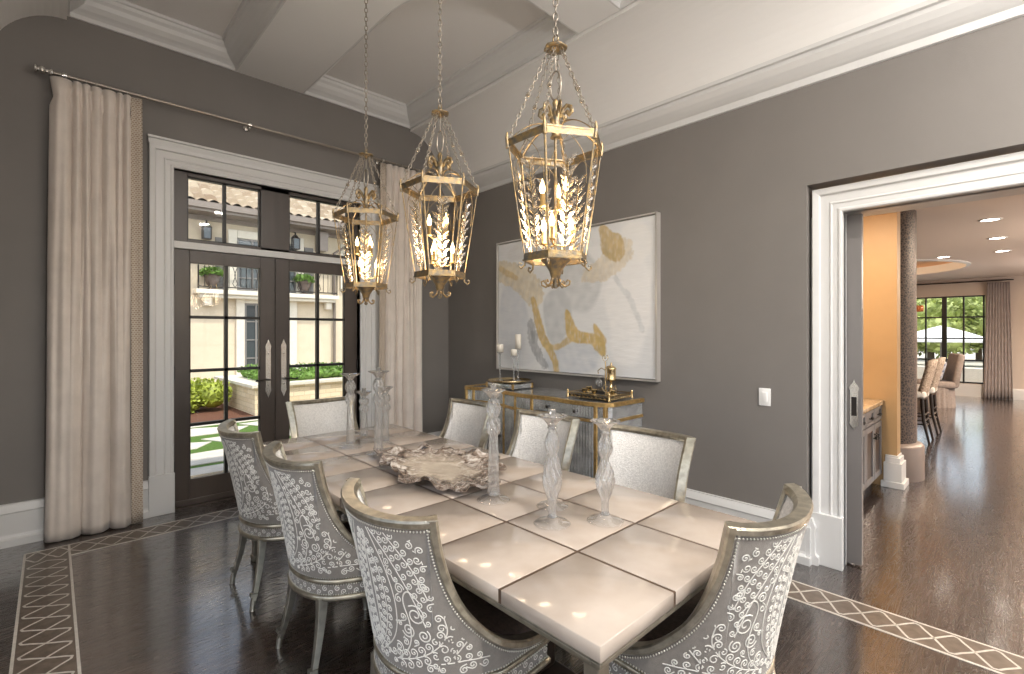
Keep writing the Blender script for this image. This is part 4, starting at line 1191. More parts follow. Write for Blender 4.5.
    for k in range(6):
        q = MB(); a = ang[k]; ca, sa = Cc(a), S(a)
        pr = [(Rb*.97, 1.79), (Rb*1.0, 1.765), (Rb*1.12, 1.752), (Rb*1.20, 1.762), (Rb*1.17, 1.775), (Rb*1.10, 1.770)]
        q.tube([(r_*ca, r_*sa, zc(z_)) for r_, z_ in pr], .004, seg=6)
        q.build('corner_scroll', M_lantern, L)
    return L
lan = make_lantern('nearest and largest-looking gilt lantern, hanging in front of the painting')
lan.location = (1.47, 1.30, ZC)
dup(lan, (1.47, 2.10, ZC), 0, 'middle gilt lantern, hanging before the right-hand curtain')
dup(lan, (1.47, 2.92, ZC), 0, 'furthest gilt lantern, hanging in front of the french doors')

# ------------------------------------------------------------------ curtains and rod
YR = 4.82; ZR = 3.37
rod = thing('curtain_rod', 'long thin pewter curtain rod above the french doors', 'curtain rod', (0, YR, ZR))
q = MB(); q.tube([(-.03, 0, 0), (3.30, 0, 0)], .0115, seg=12); q.build('rod', M_chain, rod)
for x, s_ in ((-.03, -1), (3.30, 1)):
    q = MB(); Mx = Matrix.Translation((x, 0, 0)) @ Matrix.Rotation(s_*PI/2, 4, 'Y')
    q.lathe([(.012,-.04),(.022,-.036),(.022,-.026),(.014,-.02),(.014,0),(.026,.006),(.030,.018),(.026,.03),(.014,.036),(.020,.042),(.030,.05),(.030,.056),(.001,.060)], seg=16, M=Mx); q.build('finial', M_nickel, rod)
for x in (.07, 1.30, 2.62):
    q = MB(); q.tube([(x, .1, 0), (x, 0, -.02)], .007, seg=8); q.lathe([(.001,0),(.03,0),(.03,.006),(.001,.008)], seg=16, M=Matrix.Translation((x,.1,0)) @ Matrix.Rotation(PI/2,4,'X'))
    q.tube([(x-.012, 0, 0), (x+.012, 0, 0)], .021, seg=12); q.build('bracket', M_nickel, rod)
def curtain(x0, x1, widths, trim_left, label, m1, m2, low, floor_z=.006):
    """widths: relative pleat widths along the head; low: relative widths of the big soft folds at the hem"""
    npl = len(widths)
    cu = thing('curtain', label, 'curtain', ((x0+x1)/2, YR, 0)); cx = (x0+x1)/2
    def edges(ws):
        tot = sum(ws); e = [0]
        for w_ in ws: e.append(e[-1]+w_/tot)
        return e
    ed = edges(widths); el = edges(low); ztop = ZR-.03
    def wave(u, E):
        k = 0
        while k < len(E)-2 and u > E[k+1]: k += 1
        t = (u-E[k])/(E[k+1]-E[k]); return abs(S(PI*t))**.42, (E[k]+E[k+1])/2
    nu = 220; nv = 50; rows = []
    for j in range(nv+1):
        v = j/nv; z = lerp(floor_z, ztop, v); row = []
        pin = math.exp(-((z-(ztop-.115))/.05)**2); head = 1/(1+math.exp(-(z-(ztop-.085))/.010)); m_ = max(0, min(1, 1.25*v-.1)); m_ = m_*m_*(3-2*m_)
        for i in range(nu+1):
            u = i/nu; a, ca_ = wave(u, ed); b, cb = wave(u, el)
            y = -lerp(.085*b, .045*a, m_**1.5) - .006*S(23*u+5*v)*(1-head) - .004*S(51*u-3*v)
            y = lerp(y, -.028*a-.02*a*head, head)
            x_ = u + .010*S(6*v+9*u)*(1-v)
            x_ = lerp(x_, ca_+(x_-ca_)*.62, pin) 
            x = lerp(x0, x1, (x_-.5)*(1+.06*(1-v))+.5) - .015*(1-v)
            row.append((x-cx, y+.012, z))
        rows.append(row)
    q = MB(); q.grid(rows); q.build('drape', m1, cu, solid=.004)
    q = MB(); xe = x0-.068 if trim_left else x1-.004; rows = []
    for j in range(31):
        v = j/30; z = lerp(floor_z, ztop, v)
        rows.append([(xe-cx+.072*i/6-.02*(1-v)*(2 if trim_left else 0), -.012-.006*S(i*1.1+3*v)-.02*(1-v), z) for i in range(7)])
    q.grid(rows); q.build('tape_border', m2, cu, solid=.004)
    for k in range(npl):
        xk = lerp(x0, x1, (ed[k]+ed[k+1])/2)-cx; z0 = ZR-.008
        q = MB(); q.tube([(xk, .019*Cc(a), z0+.021*S(a)) for a in [2*PI*i/14 for i in range(14)]], .0024, seg=6, closed=True); q.build('ring', M_nickel, cu)
def tape_mat():
    m, t, b = NT('woven_greek_tape'); tc = nd(t, 'ShaderNodeTexCoord'); b.inputs['Roughness'].default_value = .8
    br = nd(t, 'ShaderNodeTexBrick'); br.inputs['Scale'].default_value = 26; br.inputs['Color1'].default_value = (.33,.25,.19,1); br.inputs['Color2'].default_value = (.42,.34,.27,1); br.inputs['Mortar'].default_value = (.60,.54,.46,1); br.inputs['Mortar Size'].default_value = .06; br.inputs['Row Height'].default_value = .4
    mp = nd(t, 'ShaderNodeMapping'); mp.inputs['Rotation'].default_value = (PI/2, 0, 0)
    t.links.new(tc.outputs['Object'], mp.inputs[0]); t.links.new(mp.outputs[0], br.inputs['Vector']); t.links.new(br.outputs[0], b.inputs['Base Color'])
    return m
M_tape = tape_mat()
curtain(-.01, .455, [1.9, .8, .8, 1.0, 1.3, .6, .8], False, 'champagne silk curtain with woven border, left of the french doors', M_curt, M_tape, [1.9, 1.5, 1.25])
curtain(2.655, 3.12, [1.1, .9, 1.1, .8, 1.0, 1.1], True, 'champagne silk curtain with woven border, right of the french doors in the corner', M_curt, M_tape, [1.2, .8, 1.3, 1.0])

# ------------------------------------------------------------------ adjoining hall and great room
M_tan = mat('honey_wall', (.42,.275,.135), .5, bump=.05, bscale=120, noise=.06, nscale=5)
M_hall = mat('hall_wall', (.56,.48,.42), .6)
M_hceil = mat('hall_ceiling', (.84,.76,.69), .6)
M_cab = mat('cabinet_grey', (.20,.19,.19), .35)
M_cab_in = mat('cabinet_umber', (.07,.045,.035), .35)
M_counter = mat('honey_stone', (.62,.46,.29), .15, noise=.3, nscale=18)
ZH = 2.75
q = MB()
cen, RAD = (12.0, 2.25), 1.5
circ = [(cen[0]+RAD*Cc(2*PI*i/48), cen[1]+RAD*S(2*PI*i/48)) for i in range(48)]
q.poly([(3.81,-5.5),(16.0,-5.5),(16.0,5.2),(3.81,5.2)], [circ[::-1]], z=ZH, mi=0, flip=True)
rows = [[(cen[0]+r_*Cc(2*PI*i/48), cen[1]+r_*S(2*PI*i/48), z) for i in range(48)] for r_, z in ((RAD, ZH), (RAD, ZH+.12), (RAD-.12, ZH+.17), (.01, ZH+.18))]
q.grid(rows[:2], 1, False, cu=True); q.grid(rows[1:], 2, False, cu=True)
M_dome = mat('dome_warm_light_tint', (.78,.52,.34), .6)  # warm light of the recess put into its base colour
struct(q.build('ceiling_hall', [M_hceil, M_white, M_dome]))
q = MB(); q.sweep([(x, y) for x, y in circ], [(0, ZH-.03), (-.06, ZH-.02), (-.06, ZH), (0, ZH)], closed=True); struct(q.build('trim_8', M_white))
q = MB(); q.bx(3.8, 16.2, -5.6, 5.4, ZH+.3, ZH+.4); struct(q.build('ceiling_hall_roof', M_hceil))
# butler's pantry walls
q = MB(); q.bx(3.83, 5.92, 1.62, 1.80, 0, ZH); q.bx(5.92, 6.10, .86, 1.80, 0, ZH); struct(q.build('wall_pantry', M_tan))
q = MB(); q.bx(5.87, 6.15, .80, .98, 0, .06); q.bx(5.885, 6.135, .82, .96, .06, .24); q.bx(5.90, 6.12, .835, .95, .24, .29); q.bx(5.91,6.11,.85,.95,.29,.31)
struct(q.build('baseboard_pantry', M_white, bevel=.004))
q = MB(); q.bx(5.9, 16.0, 5.0, 5.2, 0, ZH); struct(q.build('wall_hall_left', M_hall))
q = MB()
q.bx(4.0, 6.0, -5.6, -5.4, 0, ZH); q.bx(6.0, 15.0, -5.6, -5.4, 0, .3); q.bx(6.0, 15.0, -5.6, -5.4, 2.6, ZH); q.bx(15.0, 16.0, -5.6, -5.4, 0, ZH)  # openings added in this unseen wall to let daylight in
for x in (7.5, 9, 10.5, 12, 13.5): q.bx(x-.04, x+.04, -5.55, -5.45, .3, 2.6)
struct(q.build('wall_hall_right', M_hall))
q = MB(); XF = 15.6
q.bx(XF, XF+.2, -5.5, .66, 0, ZH); q.bx(XF, XF+.2, 4.2, 5.0, 0, ZH); q.bx(XF, XF+.2, .66, 4.2, 0, .30); q.bx(XF, XF+.2, .66, 4.2, 2.36, ZH)
struct(q.build('wall_hall_far', M_hall))
q = MB(); q.sweep([(XF, .66), (XF, -5.4)][::-1], [(0,0),(.03,0),(.03,.2),(.02,.24),(0,.24)]); q.sweep([(XF,.66),(XF,4.2)],[(0,0),(.03,0),(.03,.2),(.02,.29),(0,.29)]); struct(q.build('baseboard_hall', M_white))
wf = thing('window_4', 'tall many-paned window at the far end of the great room', 'window', (XF, 0, 0), kind='structure')
q = MB()
for k in range(11):
    y = .685+.342*k; tck = .045 if k % 4 == 2 else .016; q.bx(.02, .09, y-tck, y+tck, .30, 2.36)
for z in (.32, .84, 1.355, 1.86, 2.345): q.bx(.03, .08, .66, 4.2, z-.016, z+.016)
q.build('glazing_bar', M_black, wf)
q = MB(); q.bx(.054, .058, .66, 4.2, .30, 2.36); q.build('pane', M_pane, wf)
# patterned column
M_pat = None
def pattern_mat():
    m, t, b = NT('cut_velvet_paper'); tc = nd(t, 'ShaderNodeTexCoord'); v = nd(t, 'ShaderNodeTexVoronoi'); v.inputs['Scale'].default_value = 38; v.feature = 'DISTANCE_TO_EDGE'
    t.links.new(tc.outputs['Object'], v.inputs['Vector']); r = nd(t, 'ShaderNodeValToRGB'); r.color_ramp.elements[0].position = .06; r.color_ramp.elements[1].position = .16
    r.color_ramp.elements[0].color = (.13,.09,.065,1); r.color_ramp.elements[1].color = (.030,.020,.016,1)
    t.links.new(v.outputs['Distance'], r.inputs['Fac']); t.links.new(r.outputs[0], b.inputs['Base Color']); b.inputs['Roughness'].default_value = .5
    return m
q = MB(); q.lathe([(.28, .34), (.28, ZH)], c=(6.45, 1.06, 0), seg=40); struct(q.build('column', pattern_mat()))
q = MB(); q.lathe([(.345, 0), (.345, .33), (.33, .355), (.29, .365), (.28, .37)], c=(6.45, 1.06, 0), seg=40); struct(q.build('baseboard_column', mat('taupe_plinth', (.20,.155,.13), .4)))
q = MB(); q.bx(7.35, 7.55, .905, 1.9, 0, 1.74); struct(q.build('wall_partition', mat('umber_partition', (.17,.13,.11), .5)))

# pantry cabinet and worktop
cb = thing('pantry_cabinet', 'grey base cabinet with umber panels beyond the sliding door', 'cabinet', (4.85, 1.31, 0))
q = MB(); q.bx(-1.0, 1.05, -.30, .29, .10, .80); q.bx(-1.0, 1.05, -.25, .29, 0, .10); q.build('body', M_cab, cb)
nx_ = 6; wd = 2.05/nx_
for i in range(nx_):
    x0 = -1.0+i*wd+.006; x1 = x0+wd-.012
    for nm, z0, z1 in (('drawer', .655, .785), ('door', .12, .64)):
        q = MB()
        q.bx(x0, x1, -.32, -.30, z0, z1); 
        fr_ = .05 if nm == 'door' else .028
        for (a,b_,c_,d_) in ((x0,x0+fr_,z0,z1),(x1-fr_,x1,z0,z1),(x0+fr_,x1-fr_,z0,z0+fr_),(x0+fr_,x1-fr_,z1-fr_,z1)): q.bx(a,b_,-.335,-.32,c_,d_)
        o = q.build(nm, M_cab, cb, bevel=.003)
        k = MB()
        if nm == 'drawer': k.tube([((x0+x1)/2-.04,-.335,.72),((x0+x1)/2-.03,-.36,.72),((x0+x1)/2+.03,-.36,.72),((x0+x1)/2+.04,-.335,.72)], .006, seg=6)
        else:
            xx = x1-.03 if i % 2 == 0 else x0+.03; k.tube([(xx,-.335,.52),(xx,-.36,.52),(xx,-.362,.55),(xx,-.34,.56)], .007, seg=6)
            k.ball((xx,-.36,.52), .012)
        k.build('handle', M_iron, o)
        if nm == 'door':
            p_ = MB(); p_.bx(x0+fr_, x1-fr_, -.324, -.3205, z0+fr_, z1-fr_); p_.build('panel', M_cab_in, o)
wt = tag(MB().rbx(3.84, 5.915, .955, 1.615, .80, .84, .006).build('worktop', M_counter), 'honey-coloured stone worktop on the pantry cabinet', 'worktop')
# bar stools
def make_stool():
    o = thing('bar_stool', 'bar stool with a patterned upholstered back, nearest of the pair beyond the column', 'bar stool', (0,0,0), 0, 'upholstered bar stools in the great room')
    q = MB(); q.rbx(-.21, .21, -.2, .2, .60, .70, .03); q.build('seat', M_ivory, o)
    q = MB(); rows = []
    for j in range(9):
        t = j/8; z = lerp(.58, 1.10, t)
        rows.append([(.21*math.copysign(min(1, abs(u)*1.0), u), -.19-.12*t+.05*u*u, z + (.03*(1-u*u) if j == 8 else 0)) for u in [i/6-1 for i in range(13)]])
    q.grid(rows); q.build('backrest', M_stoolpat, o, solid=.05)
    for sx in (-1,1):
        for sy in (-1,1):
            q = MB(); q.tube([(sx*.18, sy*.16, .60), (sx*.185, sy*.18, .3), (sx*.19, sy*(.21 if sy > 0 else .24), 0)], [.026,.02,.015], seg=6); q.build('leg', M_dark, o)
    q = MB()
    for z in (.22, .30, .38): q.tube([(-.18, -.19, z), (.18, -.19, z)], .010, seg=6)
    q.tube([(-.18,.18,.25),(.18,.18,.25)], .01, seg=6); q.tube([(-.18,-.19,.25),(-.18,.18,.25)], .01, seg=6); q.tube([(.18,-.19,.25),(.18,.18,.25)], .01, seg=6); q.build('stretcher', M_dark, o)
    return o
M_stoolpat = mat('stool_pattern', (.50,.42,.34), .7, noise=.6, nscale=40, col2=(.20,.15,.12))
so = make_stool(); so.location = (8.75, 1.14, 0)
dup(so, (9.55, 1.13, 0), 0, 'bar stool with a patterned upholstered back, the further one of the pair beyond the column')
isl = thing('kitchen_island', 'dark island with a pale stone top behind the bar stools', 'kitchen island', (9.2, 2.0, 0))
q = MB(); q.bx(-1.3, 1.3, -.45, .45, 0, .86); q.build('island_base', M_dark, isl); q = MB(); q.rbx(-1.4, 1.4, -.62, .5, .86, .91, .01); q.build('island_top', M_mosline, isl)
sl = thing('slipcovered_chair', 'skirted taupe slipcover chair with a blue cushion in front of the far window', 'chair', (13.1, 1.32, 0), .35)
M_slip = mat('slipcover_taupe', (.26,.22,.20), .85, noise=.2, nscale=30, bump=.2, bscale=40)
q = MB(); rows = []
for z, k in ((.0, 1.06), (.2, 1.03), (.40, 1.0)):
    rows.append([(.30*k*Cc(a)*(1+.03*Cc(24*a)), .32*k*S(a)*(1+.03*Cc(24*a)), z) for a in [2*PI*i/96 for i in range(96)]])
q.grid(rows, cu=True); q.build('skirt', M_slip, sl)
q = MB(); q.rbx(-.30, .30, -.30, .32, .38, .52, .05); q.build('seat', M_slip, sl)
q = MB(); Mx = Matrix.Translation((0, -.27, .4)) @ Matrix.Rotation(.16, 4, 'X'); q.rbx(-.29, .29, -.06, .06, 0, .68, .05, M=Mx); q.build('backrest', M_slip, sl)
cu_ = tag(MB().rbx(-.19, .19, -.05, .05, -.19, .19, .045, M=Matrix.Translation((13.03, 1.22, .74)) @ Matrix.Rotation(.35, 4, 'Z') @ Matrix.Rotation(.25, 4, 'X')).build('cushion', mat('blue_cushion_linen', (.10,.13,.22), .8, noise=.5, nscale=20, col2=(.5,.5,.52))), 'blue patterned cushion leaning on the slipcovered chair', 'cushion')
# amber chandelier far away
chn = thing('amber_chandelier', 'low wide chandelier of amber glass pieces hanging in front of the far window', 'chandelier', (11.6, 1.75, 0))
M_amber = mat('amber_glass', (.75,.26,.08), .15, trans=.4)
q = MB()
for k in range(40):
    a = 2*PI*k/40; q.rbx(-.03,.03,-.012,.012,-.05,.05,.006, M=Matrix.Translation((.30*Cc(a), .42*S(a), 1.93+.012*(k % 2))) @ Matrix.Rotation(a, 4, 'Z'), n=1)
q.build('amber_ring', M_amber, chn)
q = MB(); q.tube([(.3*Cc(2*PI*k/24), .42*S(2*PI*k/24), 1.985) for k in range(24)], .008, seg=6, closed=True)
for s_ in (-1, 1): q.tube([(0, s_*.42, 1.985), (0, 0, 2.4), (0,0,2.93)], .004, seg=5)
q.lathe([(.001, 2.90), (.05, 2.905), (.05, 2.925), (.001, 2.93)], seg=16); q.build('chandelier_frame', M_iron, chn)
# curtain of the far window
M_curt2 = mat('hall_linen', (.34,.30,.29), .7, noise=.15, nscale=8)
c2 = thing('curtain', 'long grey linen curtain at the right of the far window in the great room', 'curtain', (XF-.12, .46, 0))
q = MB(); rows = []
for j in range(12):
    z = lerp(.005, 2.63, j/11); rows.append([(-.035*(Cc(i*.9)*.5+.5), lerp(-.20-.05*(1-j/11), .17+.06*(1-j/11), i/60), z) for i in range(61)])
q.grid(rows); q.build('drape', M_curt2, c2, solid=.004)
r2 = tag(MB().tube([(XF-.12, .2, 2.67), (XF-.12, 4.3, 2.67)], .014, seg=8).build('curtain_rod', M_iron), 'dark curtain rod above the far window of the great room', 'curtain rod')
M_down = emis('downlight_glow', (1,.93,.82), 14)
for i, (x, y, lab) in enumerate(((7.56, .28, 'nearest of the row of three recessed downlights in the hall ceiling'), (9.1, .27, 'middle of the row of three recessed downlights in the hall ceiling'), (10.6, .26, 'furthest of the row of three recessed downlights in the hall ceiling'), (10.75, .95, 'recessed downlight beside the round ceiling recess'))):
    o = thing('recessed_downlight', lab, 'downlight', (x, y, ZH), 0, 'recessed downlights in the great room')
    q = MB(); q.lathe([(.10, 0), (.10, -.006), (.078, -.008), (.075, 0)], seg=24, caps=False); q.build('trim_ring', M_white, o)
    q = MB(); q.lathe([(.001, -.003), (.076, -.003)], seg=24, caps=False); q.build('diffuser', M_down, o)

# brightness settings
SKY, SUN, LAN, DE, HALL, EXPO = .30, 3.6, 8, 50, 3.2, .40
FILL_DOWN = [(.65, -.9), (2.4, -.9), (.65, -2.3), (2.4, -2.3)]
FILL_UPL = 105

# ------------------------------------------------------------------ outside: courtyard beyond the french doors
ZG = -.15; YF = 17.0
M_stucco = mat('cream_stucco', (.58,.49,.365), .8, noise=.08, nscale=3, bump=.15, bscale=40)
M_lime = mat('limestone_trim', (.64,.59,.50), .7, noise=.08, nscale=10)
M_pave = mat('pale_paving', (.60,.55,.48), .75, noise=.14, nscale=6, bump=.1, bscale=40)
M_grass = mat('lawn_green', (.10,.19,.025), .9, noise=.4, nscale=60, bump=.8, bscale=300)
M_hedge = mat('hedge_leaf', (.16,.29,.05), .6, noise=.4, nscale=9)
M_bush = mat('lime_shrub_leaf', (.36,.42,.055), .6, noise=.4, nscale=9)
M_mulch = mat('red_mulch', (.16,.065,.035), .95, noise=.5, nscale=60, bump=.8, bscale=120)
M_tree = mat('tree_leaf', (.45,.52,.17), .65, noise=.45, nscale=1.5)
M_bark = mat('bark', (.10,.07,.05), .9)
M_shut = mat('weathered_shutter', (.17,.16,.15), .6)
M_darkpane = mat('dark_window_pane', (.05,.06,.065), .08, spec=.8)
M_gutter = mat('bronze_gutter', (.20,.165,.14), .4, metal=.3)
def stone_mat():
    m, t, b = NT('coursed_limestone'); tc = nd(t, 'ShaderNodeTexCoord'); mp = nd(t, 'ShaderNodeMapping'); mp.inputs['Rotation'].default_value = (PI/2, 0, 0)
    sx = nd(t, 'ShaderNodeSeparateXYZ'); cb_ = nd(t, 'ShaderNodeCombineXYZ'); ad = nd(t, 'ShaderNodeMath', operation='ADD')
    t.links.new(tc.outputs['Object'], sx.inputs[0]); t.links.new(sx.outputs[0], ad.inputs[0]); t.links.new(sx.outputs[1], ad.inputs[1]); t.links.new(ad.outputs[0], cb_.inputs[0]); t.links.new(sx.outputs[2], cb_.inputs[1])
    br = nd(t, 'ShaderNodeTexBrick'); br.inputs['Scale'].default_value = 4.2; br.inputs['Color1'].default_value = (.60,.47,.30,1); br.inputs['Color2'].default_value = (.72,.60,.43,1); br.inputs['Mortar'].default_value = (.42,.34,.24,1); br.inputs['Mortar Size'].default_value = .016; br.inputs['Row Height'].default_value = .38; br.inputs['Brick Width'].default_value = 1.1
    t.links.new(cb_.outputs[0], br.inputs['Vector']); t.links.new(br.outputs[0], b.inputs['Base Color']); b.inputs['Roughness'].default_value = .85
    bp = nd(t, 'ShaderNodeBump'); bp.inputs['Strength'].default_value = .6; bp.inputs['Distance'].default_value = .02; t.links.new(br.outputs['Fac'], bp.inputs['Height']); bp.invert = True; t.links.new(bp.outputs[0], b.inputs['Normal'])
    return m
q = MB(); q.bx(-14, 20, YA+.22, 30, ZG-.2, ZG-.03); q.bx(-14, 20, YA+.22, 6.95, ZG-.03, ZG); q.bx(-14, 20, 9.95, 10.25, ZG-.03, ZG+.0); q.bx(16.0, 60, -30, 30, ZG-.3, ZG-.1)
q.bx(-30, 16.0, -30, -5.7, ZG-.3, ZG-.1); q.bx(-30, -.9, -5.7, YA+.22, ZG-.3, ZG-.1)
# harlequin stone slabs set in the lawn
for r_ in range(3):
    for k in range(-6, 9):
        cx_ = k*1.55 + (.775 if r_ % 2 else 0) + .3; cy_ = 7.45+r_*1.0
        q.prism([(cx_-.62, cy_-.36), (cx_+.42, cy_-.36), (cx_+.68, cy_+.0), (cx_-.05, cy_+.36), (cx_-.95, cy_+.30)], ZG-.03, ZG+.004)
struct(q.build('ground_paving', M_pave))
o = MB().bx(-14, 15, 6.95, 9.95, ZG-.03, ZG-.006).build('lawn', M_grass); tag(o, 'bright green lawn strips between the pale courtyard slabs', 'lawn', kind='stuff')
o = MB().prism([(-6, 10.25), (2.87, 10.25), (2.87, 16.9), (-6, 16.9)], ZG-.03, ZG+.03).build('mulch_bed', M_mulch); tag(o, 'red mulch bed at the foot of the cream facade', 'mulch', kind='stuff')

bl = thing('courtyard_house', 'cream stucco house wing with a clay tile roof and balcony across the courtyard', 'building', (0, YF, 0))
q = MB(); q.bx(-9, 12, 0, .4, ZG, 5.15); q.build('facade_wall', M_stucco, bl)
# clay tile roof
q = MB(); rows = []; pitch = math.tan(math.radians(31)); tile_w = .30
nr = 16
for r_ in range(nr):
    for e in (0, 1):
        y = -.75 + (r_+e)*.42; z = 5.16 + (y+.75)*pitch + (.09 if e == 0 else 0.0)
        row = []
        for i in range(int(21/tile_w)*6+1):
            x = -9 + i*tile_w/6; row.append((x, y, z + .10*abs(S(PI*x/tile_w))**.8 - (.05 if e else 0)))
        rows.append(row)
q.grid(rows, 0, smooth=False)
def tiles_mat():
    m, t, b = NT('clay_roof_tiles'); tc = nd(t, 'ShaderNodeTexCoord'); mp = nd(t, 'ShaderNodeMapping'); mp.inputs['Scale'].default_value = (3.333, 2.381, 0); mp.inputs['Location'].default_value = (0, 1.786, 0)
    t.links.new(tc.outputs['Object'], mp.inputs[0]); sn = nd(t, 'ShaderNodeVectorMath', operation='FLOOR'); t.links.new(mp.outputs[0], sn.inputs[0])
    wn = nd(t, 'ShaderNodeTexWhiteNoise', noise_dimensions='3D'); t.links.new(sn.outputs[0], wn.inputs['Vector']); r = nd(t, 'ShaderNodeValToRGB'); e = r.color_ramp.elements
    e[0].color = (.26,.19,.13,1); e[1].color = (.46,.39,.30,1); k = e.new(.5); k.color = (.36,.29,.21,1)
    t.links.new(wn.outputs['Value'], r.inputs['Fac']); t.links.new(r.outputs[0], b.inputs['Base Color']); b.inputs['Roughness'].default_value = .85
    return m
q.build('tiled_roof', tiles_mat(), bl)
q = MB(); q.grid([[(-9,-.72,5.17),(12,-.72,5.17)],[(-9,6,5.17+6.72*pitch),(12,6,5.17+6.72*pitch)]], smooth=False); q.build('roof_deck', M_gutter, bl)
q = MB(); q.bx(-9, 12, -.82, -.66, 5.08, 5.26); q.bx(-9, 12, -.70, .4, 5.08, 5.20); q.bx(-9, 12, -.72, 0, 5.0, 5.08); q.bx(-9, 12, -.06, 0, 4.86, 5.0); q.build('gutter', M_gutter, bl)
q = MB(); q.bx(3.05, 7.35, -.42, 0, 2.64, 2.78); q.bx(3.15, 7.25, -.34, 0, 2.54, 2.64); q.bx(3.3, 3.5, -.25, 0, 2.3, 2.54); q.bx(6.95, 7.15, -.25, 0, 2.3, 2.54); q.build('balcony_ledge', M_lime, bl, bevel=.02)
q = MB()
for z in (2.86, 3.62): q.tube([(3.12, -.36, z), (7.28, -.36, z)], .018, seg=6)
for x in (3.12, 7.28): q.tube([(x, -.36, 2.78), (x, -.36, 3.66)], .022, seg=6); q.tube([(x, -.36, 3.62), (x, 0, 3.62)], .018, seg=6)
n = 26
for i in range(1, n):
    x = lerp(3.12, 7.28, i/n)
    if i % 4 == 2:
        for s_ in (-1, 1):
            q.tube([(x+s_*a*.07*(1-.3*abs(z_-3.24)), -.36, z_) for a, z_ in ((0,2.86),(1,2.98),(.3,3.12),(-.2,3.24),(.3,3.36),(1,3.5),(0,3.62))], .011, seg=5)
    else: q.tube([(x, -.36, 2.86), (x, -.36, 3.62)], .011, seg=5)
q.build('iron_railing', M_iron, bl)
def opening(x0, x1, z0, z1, fr_, name, cols, rws, matp, shutters=False):
    q = MB()
    for (a,b_,c_,d_) in ((x0-fr_,x0,z0,z1+fr_),(x1,x1+fr_,z0,z1+fr_),(x0,x1,z1,z1+fr_)): q.bx(a,b_,-.10,0,c_,d_)
    q.build('stone_surround', M_lime, bl, bevel=.02)
    q = MB(); q.bx(x0, x1, -.02, 0, z0, z1)
    for i in range(cols+1):
        x = lerp(x0, x1, i/cols); w_ = .06 if i in (0, cols) or (cols % 2 == 0 and i == cols//2) else .025; q.bx(x-w_, x+w_, -.06, -.02, z0, z1)
    for j in range(rws+1):
        z = lerp(z0, z1, j/rws); w_ = .06 if j in (0, rws) else .02; q.bx(x0, x1, -.055, -.02, z-w_, z+w_)
    w_ = q.build(name, M_shut, bl)
    p_ = MB(); p_.bx(x0+.05, x1-.05, -.028, -.021, z0+.05, z1-.05); p_.build('pane', matp, w_)
opening(4.42, 5.78, .1, 2.42, .24, 'ground_door', 4, 4, M_darkpane)
opening(4.2, 6.0, 2.8, 4.45, .24, 'balcony_window', 4, 4, M_darkpane)
for x0 in (3.62, 6.28):
    q = MB(); q.bx(x0-.0, x0+.30, -.05, 0, 2.8, 4.4)
    for k in range(30): q.bx(x0+.03, x0+.27, -.07, -.045, 2.86+k*.05, 2.885+k*.05)
    q.build('shutter', M_shut, bl)
for x in (3.36, 5.93):
    q = MB(); q.bx(x-.10, x+.10, -.30, -.10, 4.30, 4.62); q.build('wall_lantern', M_darkpane, bl)
    q = MB(); 
    for sx in (-1,1):
        for sy in (-.30,-.10): q.bx(x+sx*.10-.012, x+sx*.10+.012, sy-.012, sy+.012, 4.28, 4.64)
    q.lathe([(.17, 4.62), (.10, 4.70), (.02, 4.78), (.03, 4.82), (.001, 4.86)], c=(x, -.2, 0), seg=4); q.bx(x-.11, x+.11, -.31, -.09, 4.27, 4.30); q.tube([(x, -.2, 4.8), (x, 0, 4.9)], .02, seg=5)
    q.build('lantern_cage', M_iron, bl)
q = MB(); q.tube([(8.2, -.7, 5.12), (8.2, -.7, 5.0), (7.3, -.10, 4.3), (7.3, -.10, 0)], .05, seg=8); q.build('downspout', M_gutter, bl)
opening(7.7, 8.5, 3.0, 4.5, .16, 'small_window', 2, 3, M_darkpane)
q = MB(); q.bx(6.65, 6.95, -.4, 0, 4.3, 4.95); q.build('corbel', M_gutter, bl)

def foliage(q, c_, rad, n, sz, mi=0, flat=1, seed=1, bottom=-1):
    rs = random.Random(seed)
    for _ in range(n):
        while True:
            v = Vector((rs.gauss(0,1), rs.gauss(0,1), rs.gauss(0,1))).normalized()
            if v.z > bottom: break
        k = rs.uniform(.72, 1.04) * (1+.10*S(5*v.x+seed)*S(6*v.y+2*seed))
        p = Vector((c_[0]+v.x*rad[0]*k, c_[1]+v.y*rad[1]*k, c_[2]+v.z*rad[2]*k))
        d = (v + Vector((rs.uniform(-1,1), rs.uniform(-1,1), rs.uniform(-.4,1)))*.8).normalized(); w_ = d.cross(Vector((rs.uniform(-1,1), rs.uniform(-1,1), rs.uniform(-1,1)))).normalized(); s_ = sz*rs.uniform(.6, 1.3)
        q.add([p-d*s_*.5, p+w_*s_*.3, p+d*s_*.5, p-w_*s_*.3], [(0,1,2,3)], mi)
def urn(x, y, z, label):
    o = thing('garden_urn', label, 'urn', (x, y, z), 0, 'planted urns on the balcony ledge')
    q = MB(); q.lathe([(.12,0),(.13,.03),(.08,.05),(.10,.08),(.16,.18),(.20,.32),(.19,.36),(.235,.39),(.235,.43),(.20,.44),(.18,.40)], seg=20); q.build('pot', mat('aged_terracotta', (.15,.11,.09), .8, noise=.3, nscale=9), o)
    q = MB(); foliage(q, (0,0,.50), (.32,.30,.17), 260, .13, 0, seed=int(x*10), bottom=-.5)
    q.build('trailing_plant', M_hedge, o)
urn(3.50, YF-.24, 2.78, 'planted terracotta urn at the left end of the balcony ledge')
urn(6.20, YF-.24, 2.78, 'planted terracotta urn to the right of the balcony window')
pl_ = thing('stone_planter', 'raised limestone planter with a pale capping in the courtyard', 'planter', (0,0,0))
po = [(2.87, 10.3), (8.5, 10.95), (8.5, 13.0), (2.82, 13.0)]
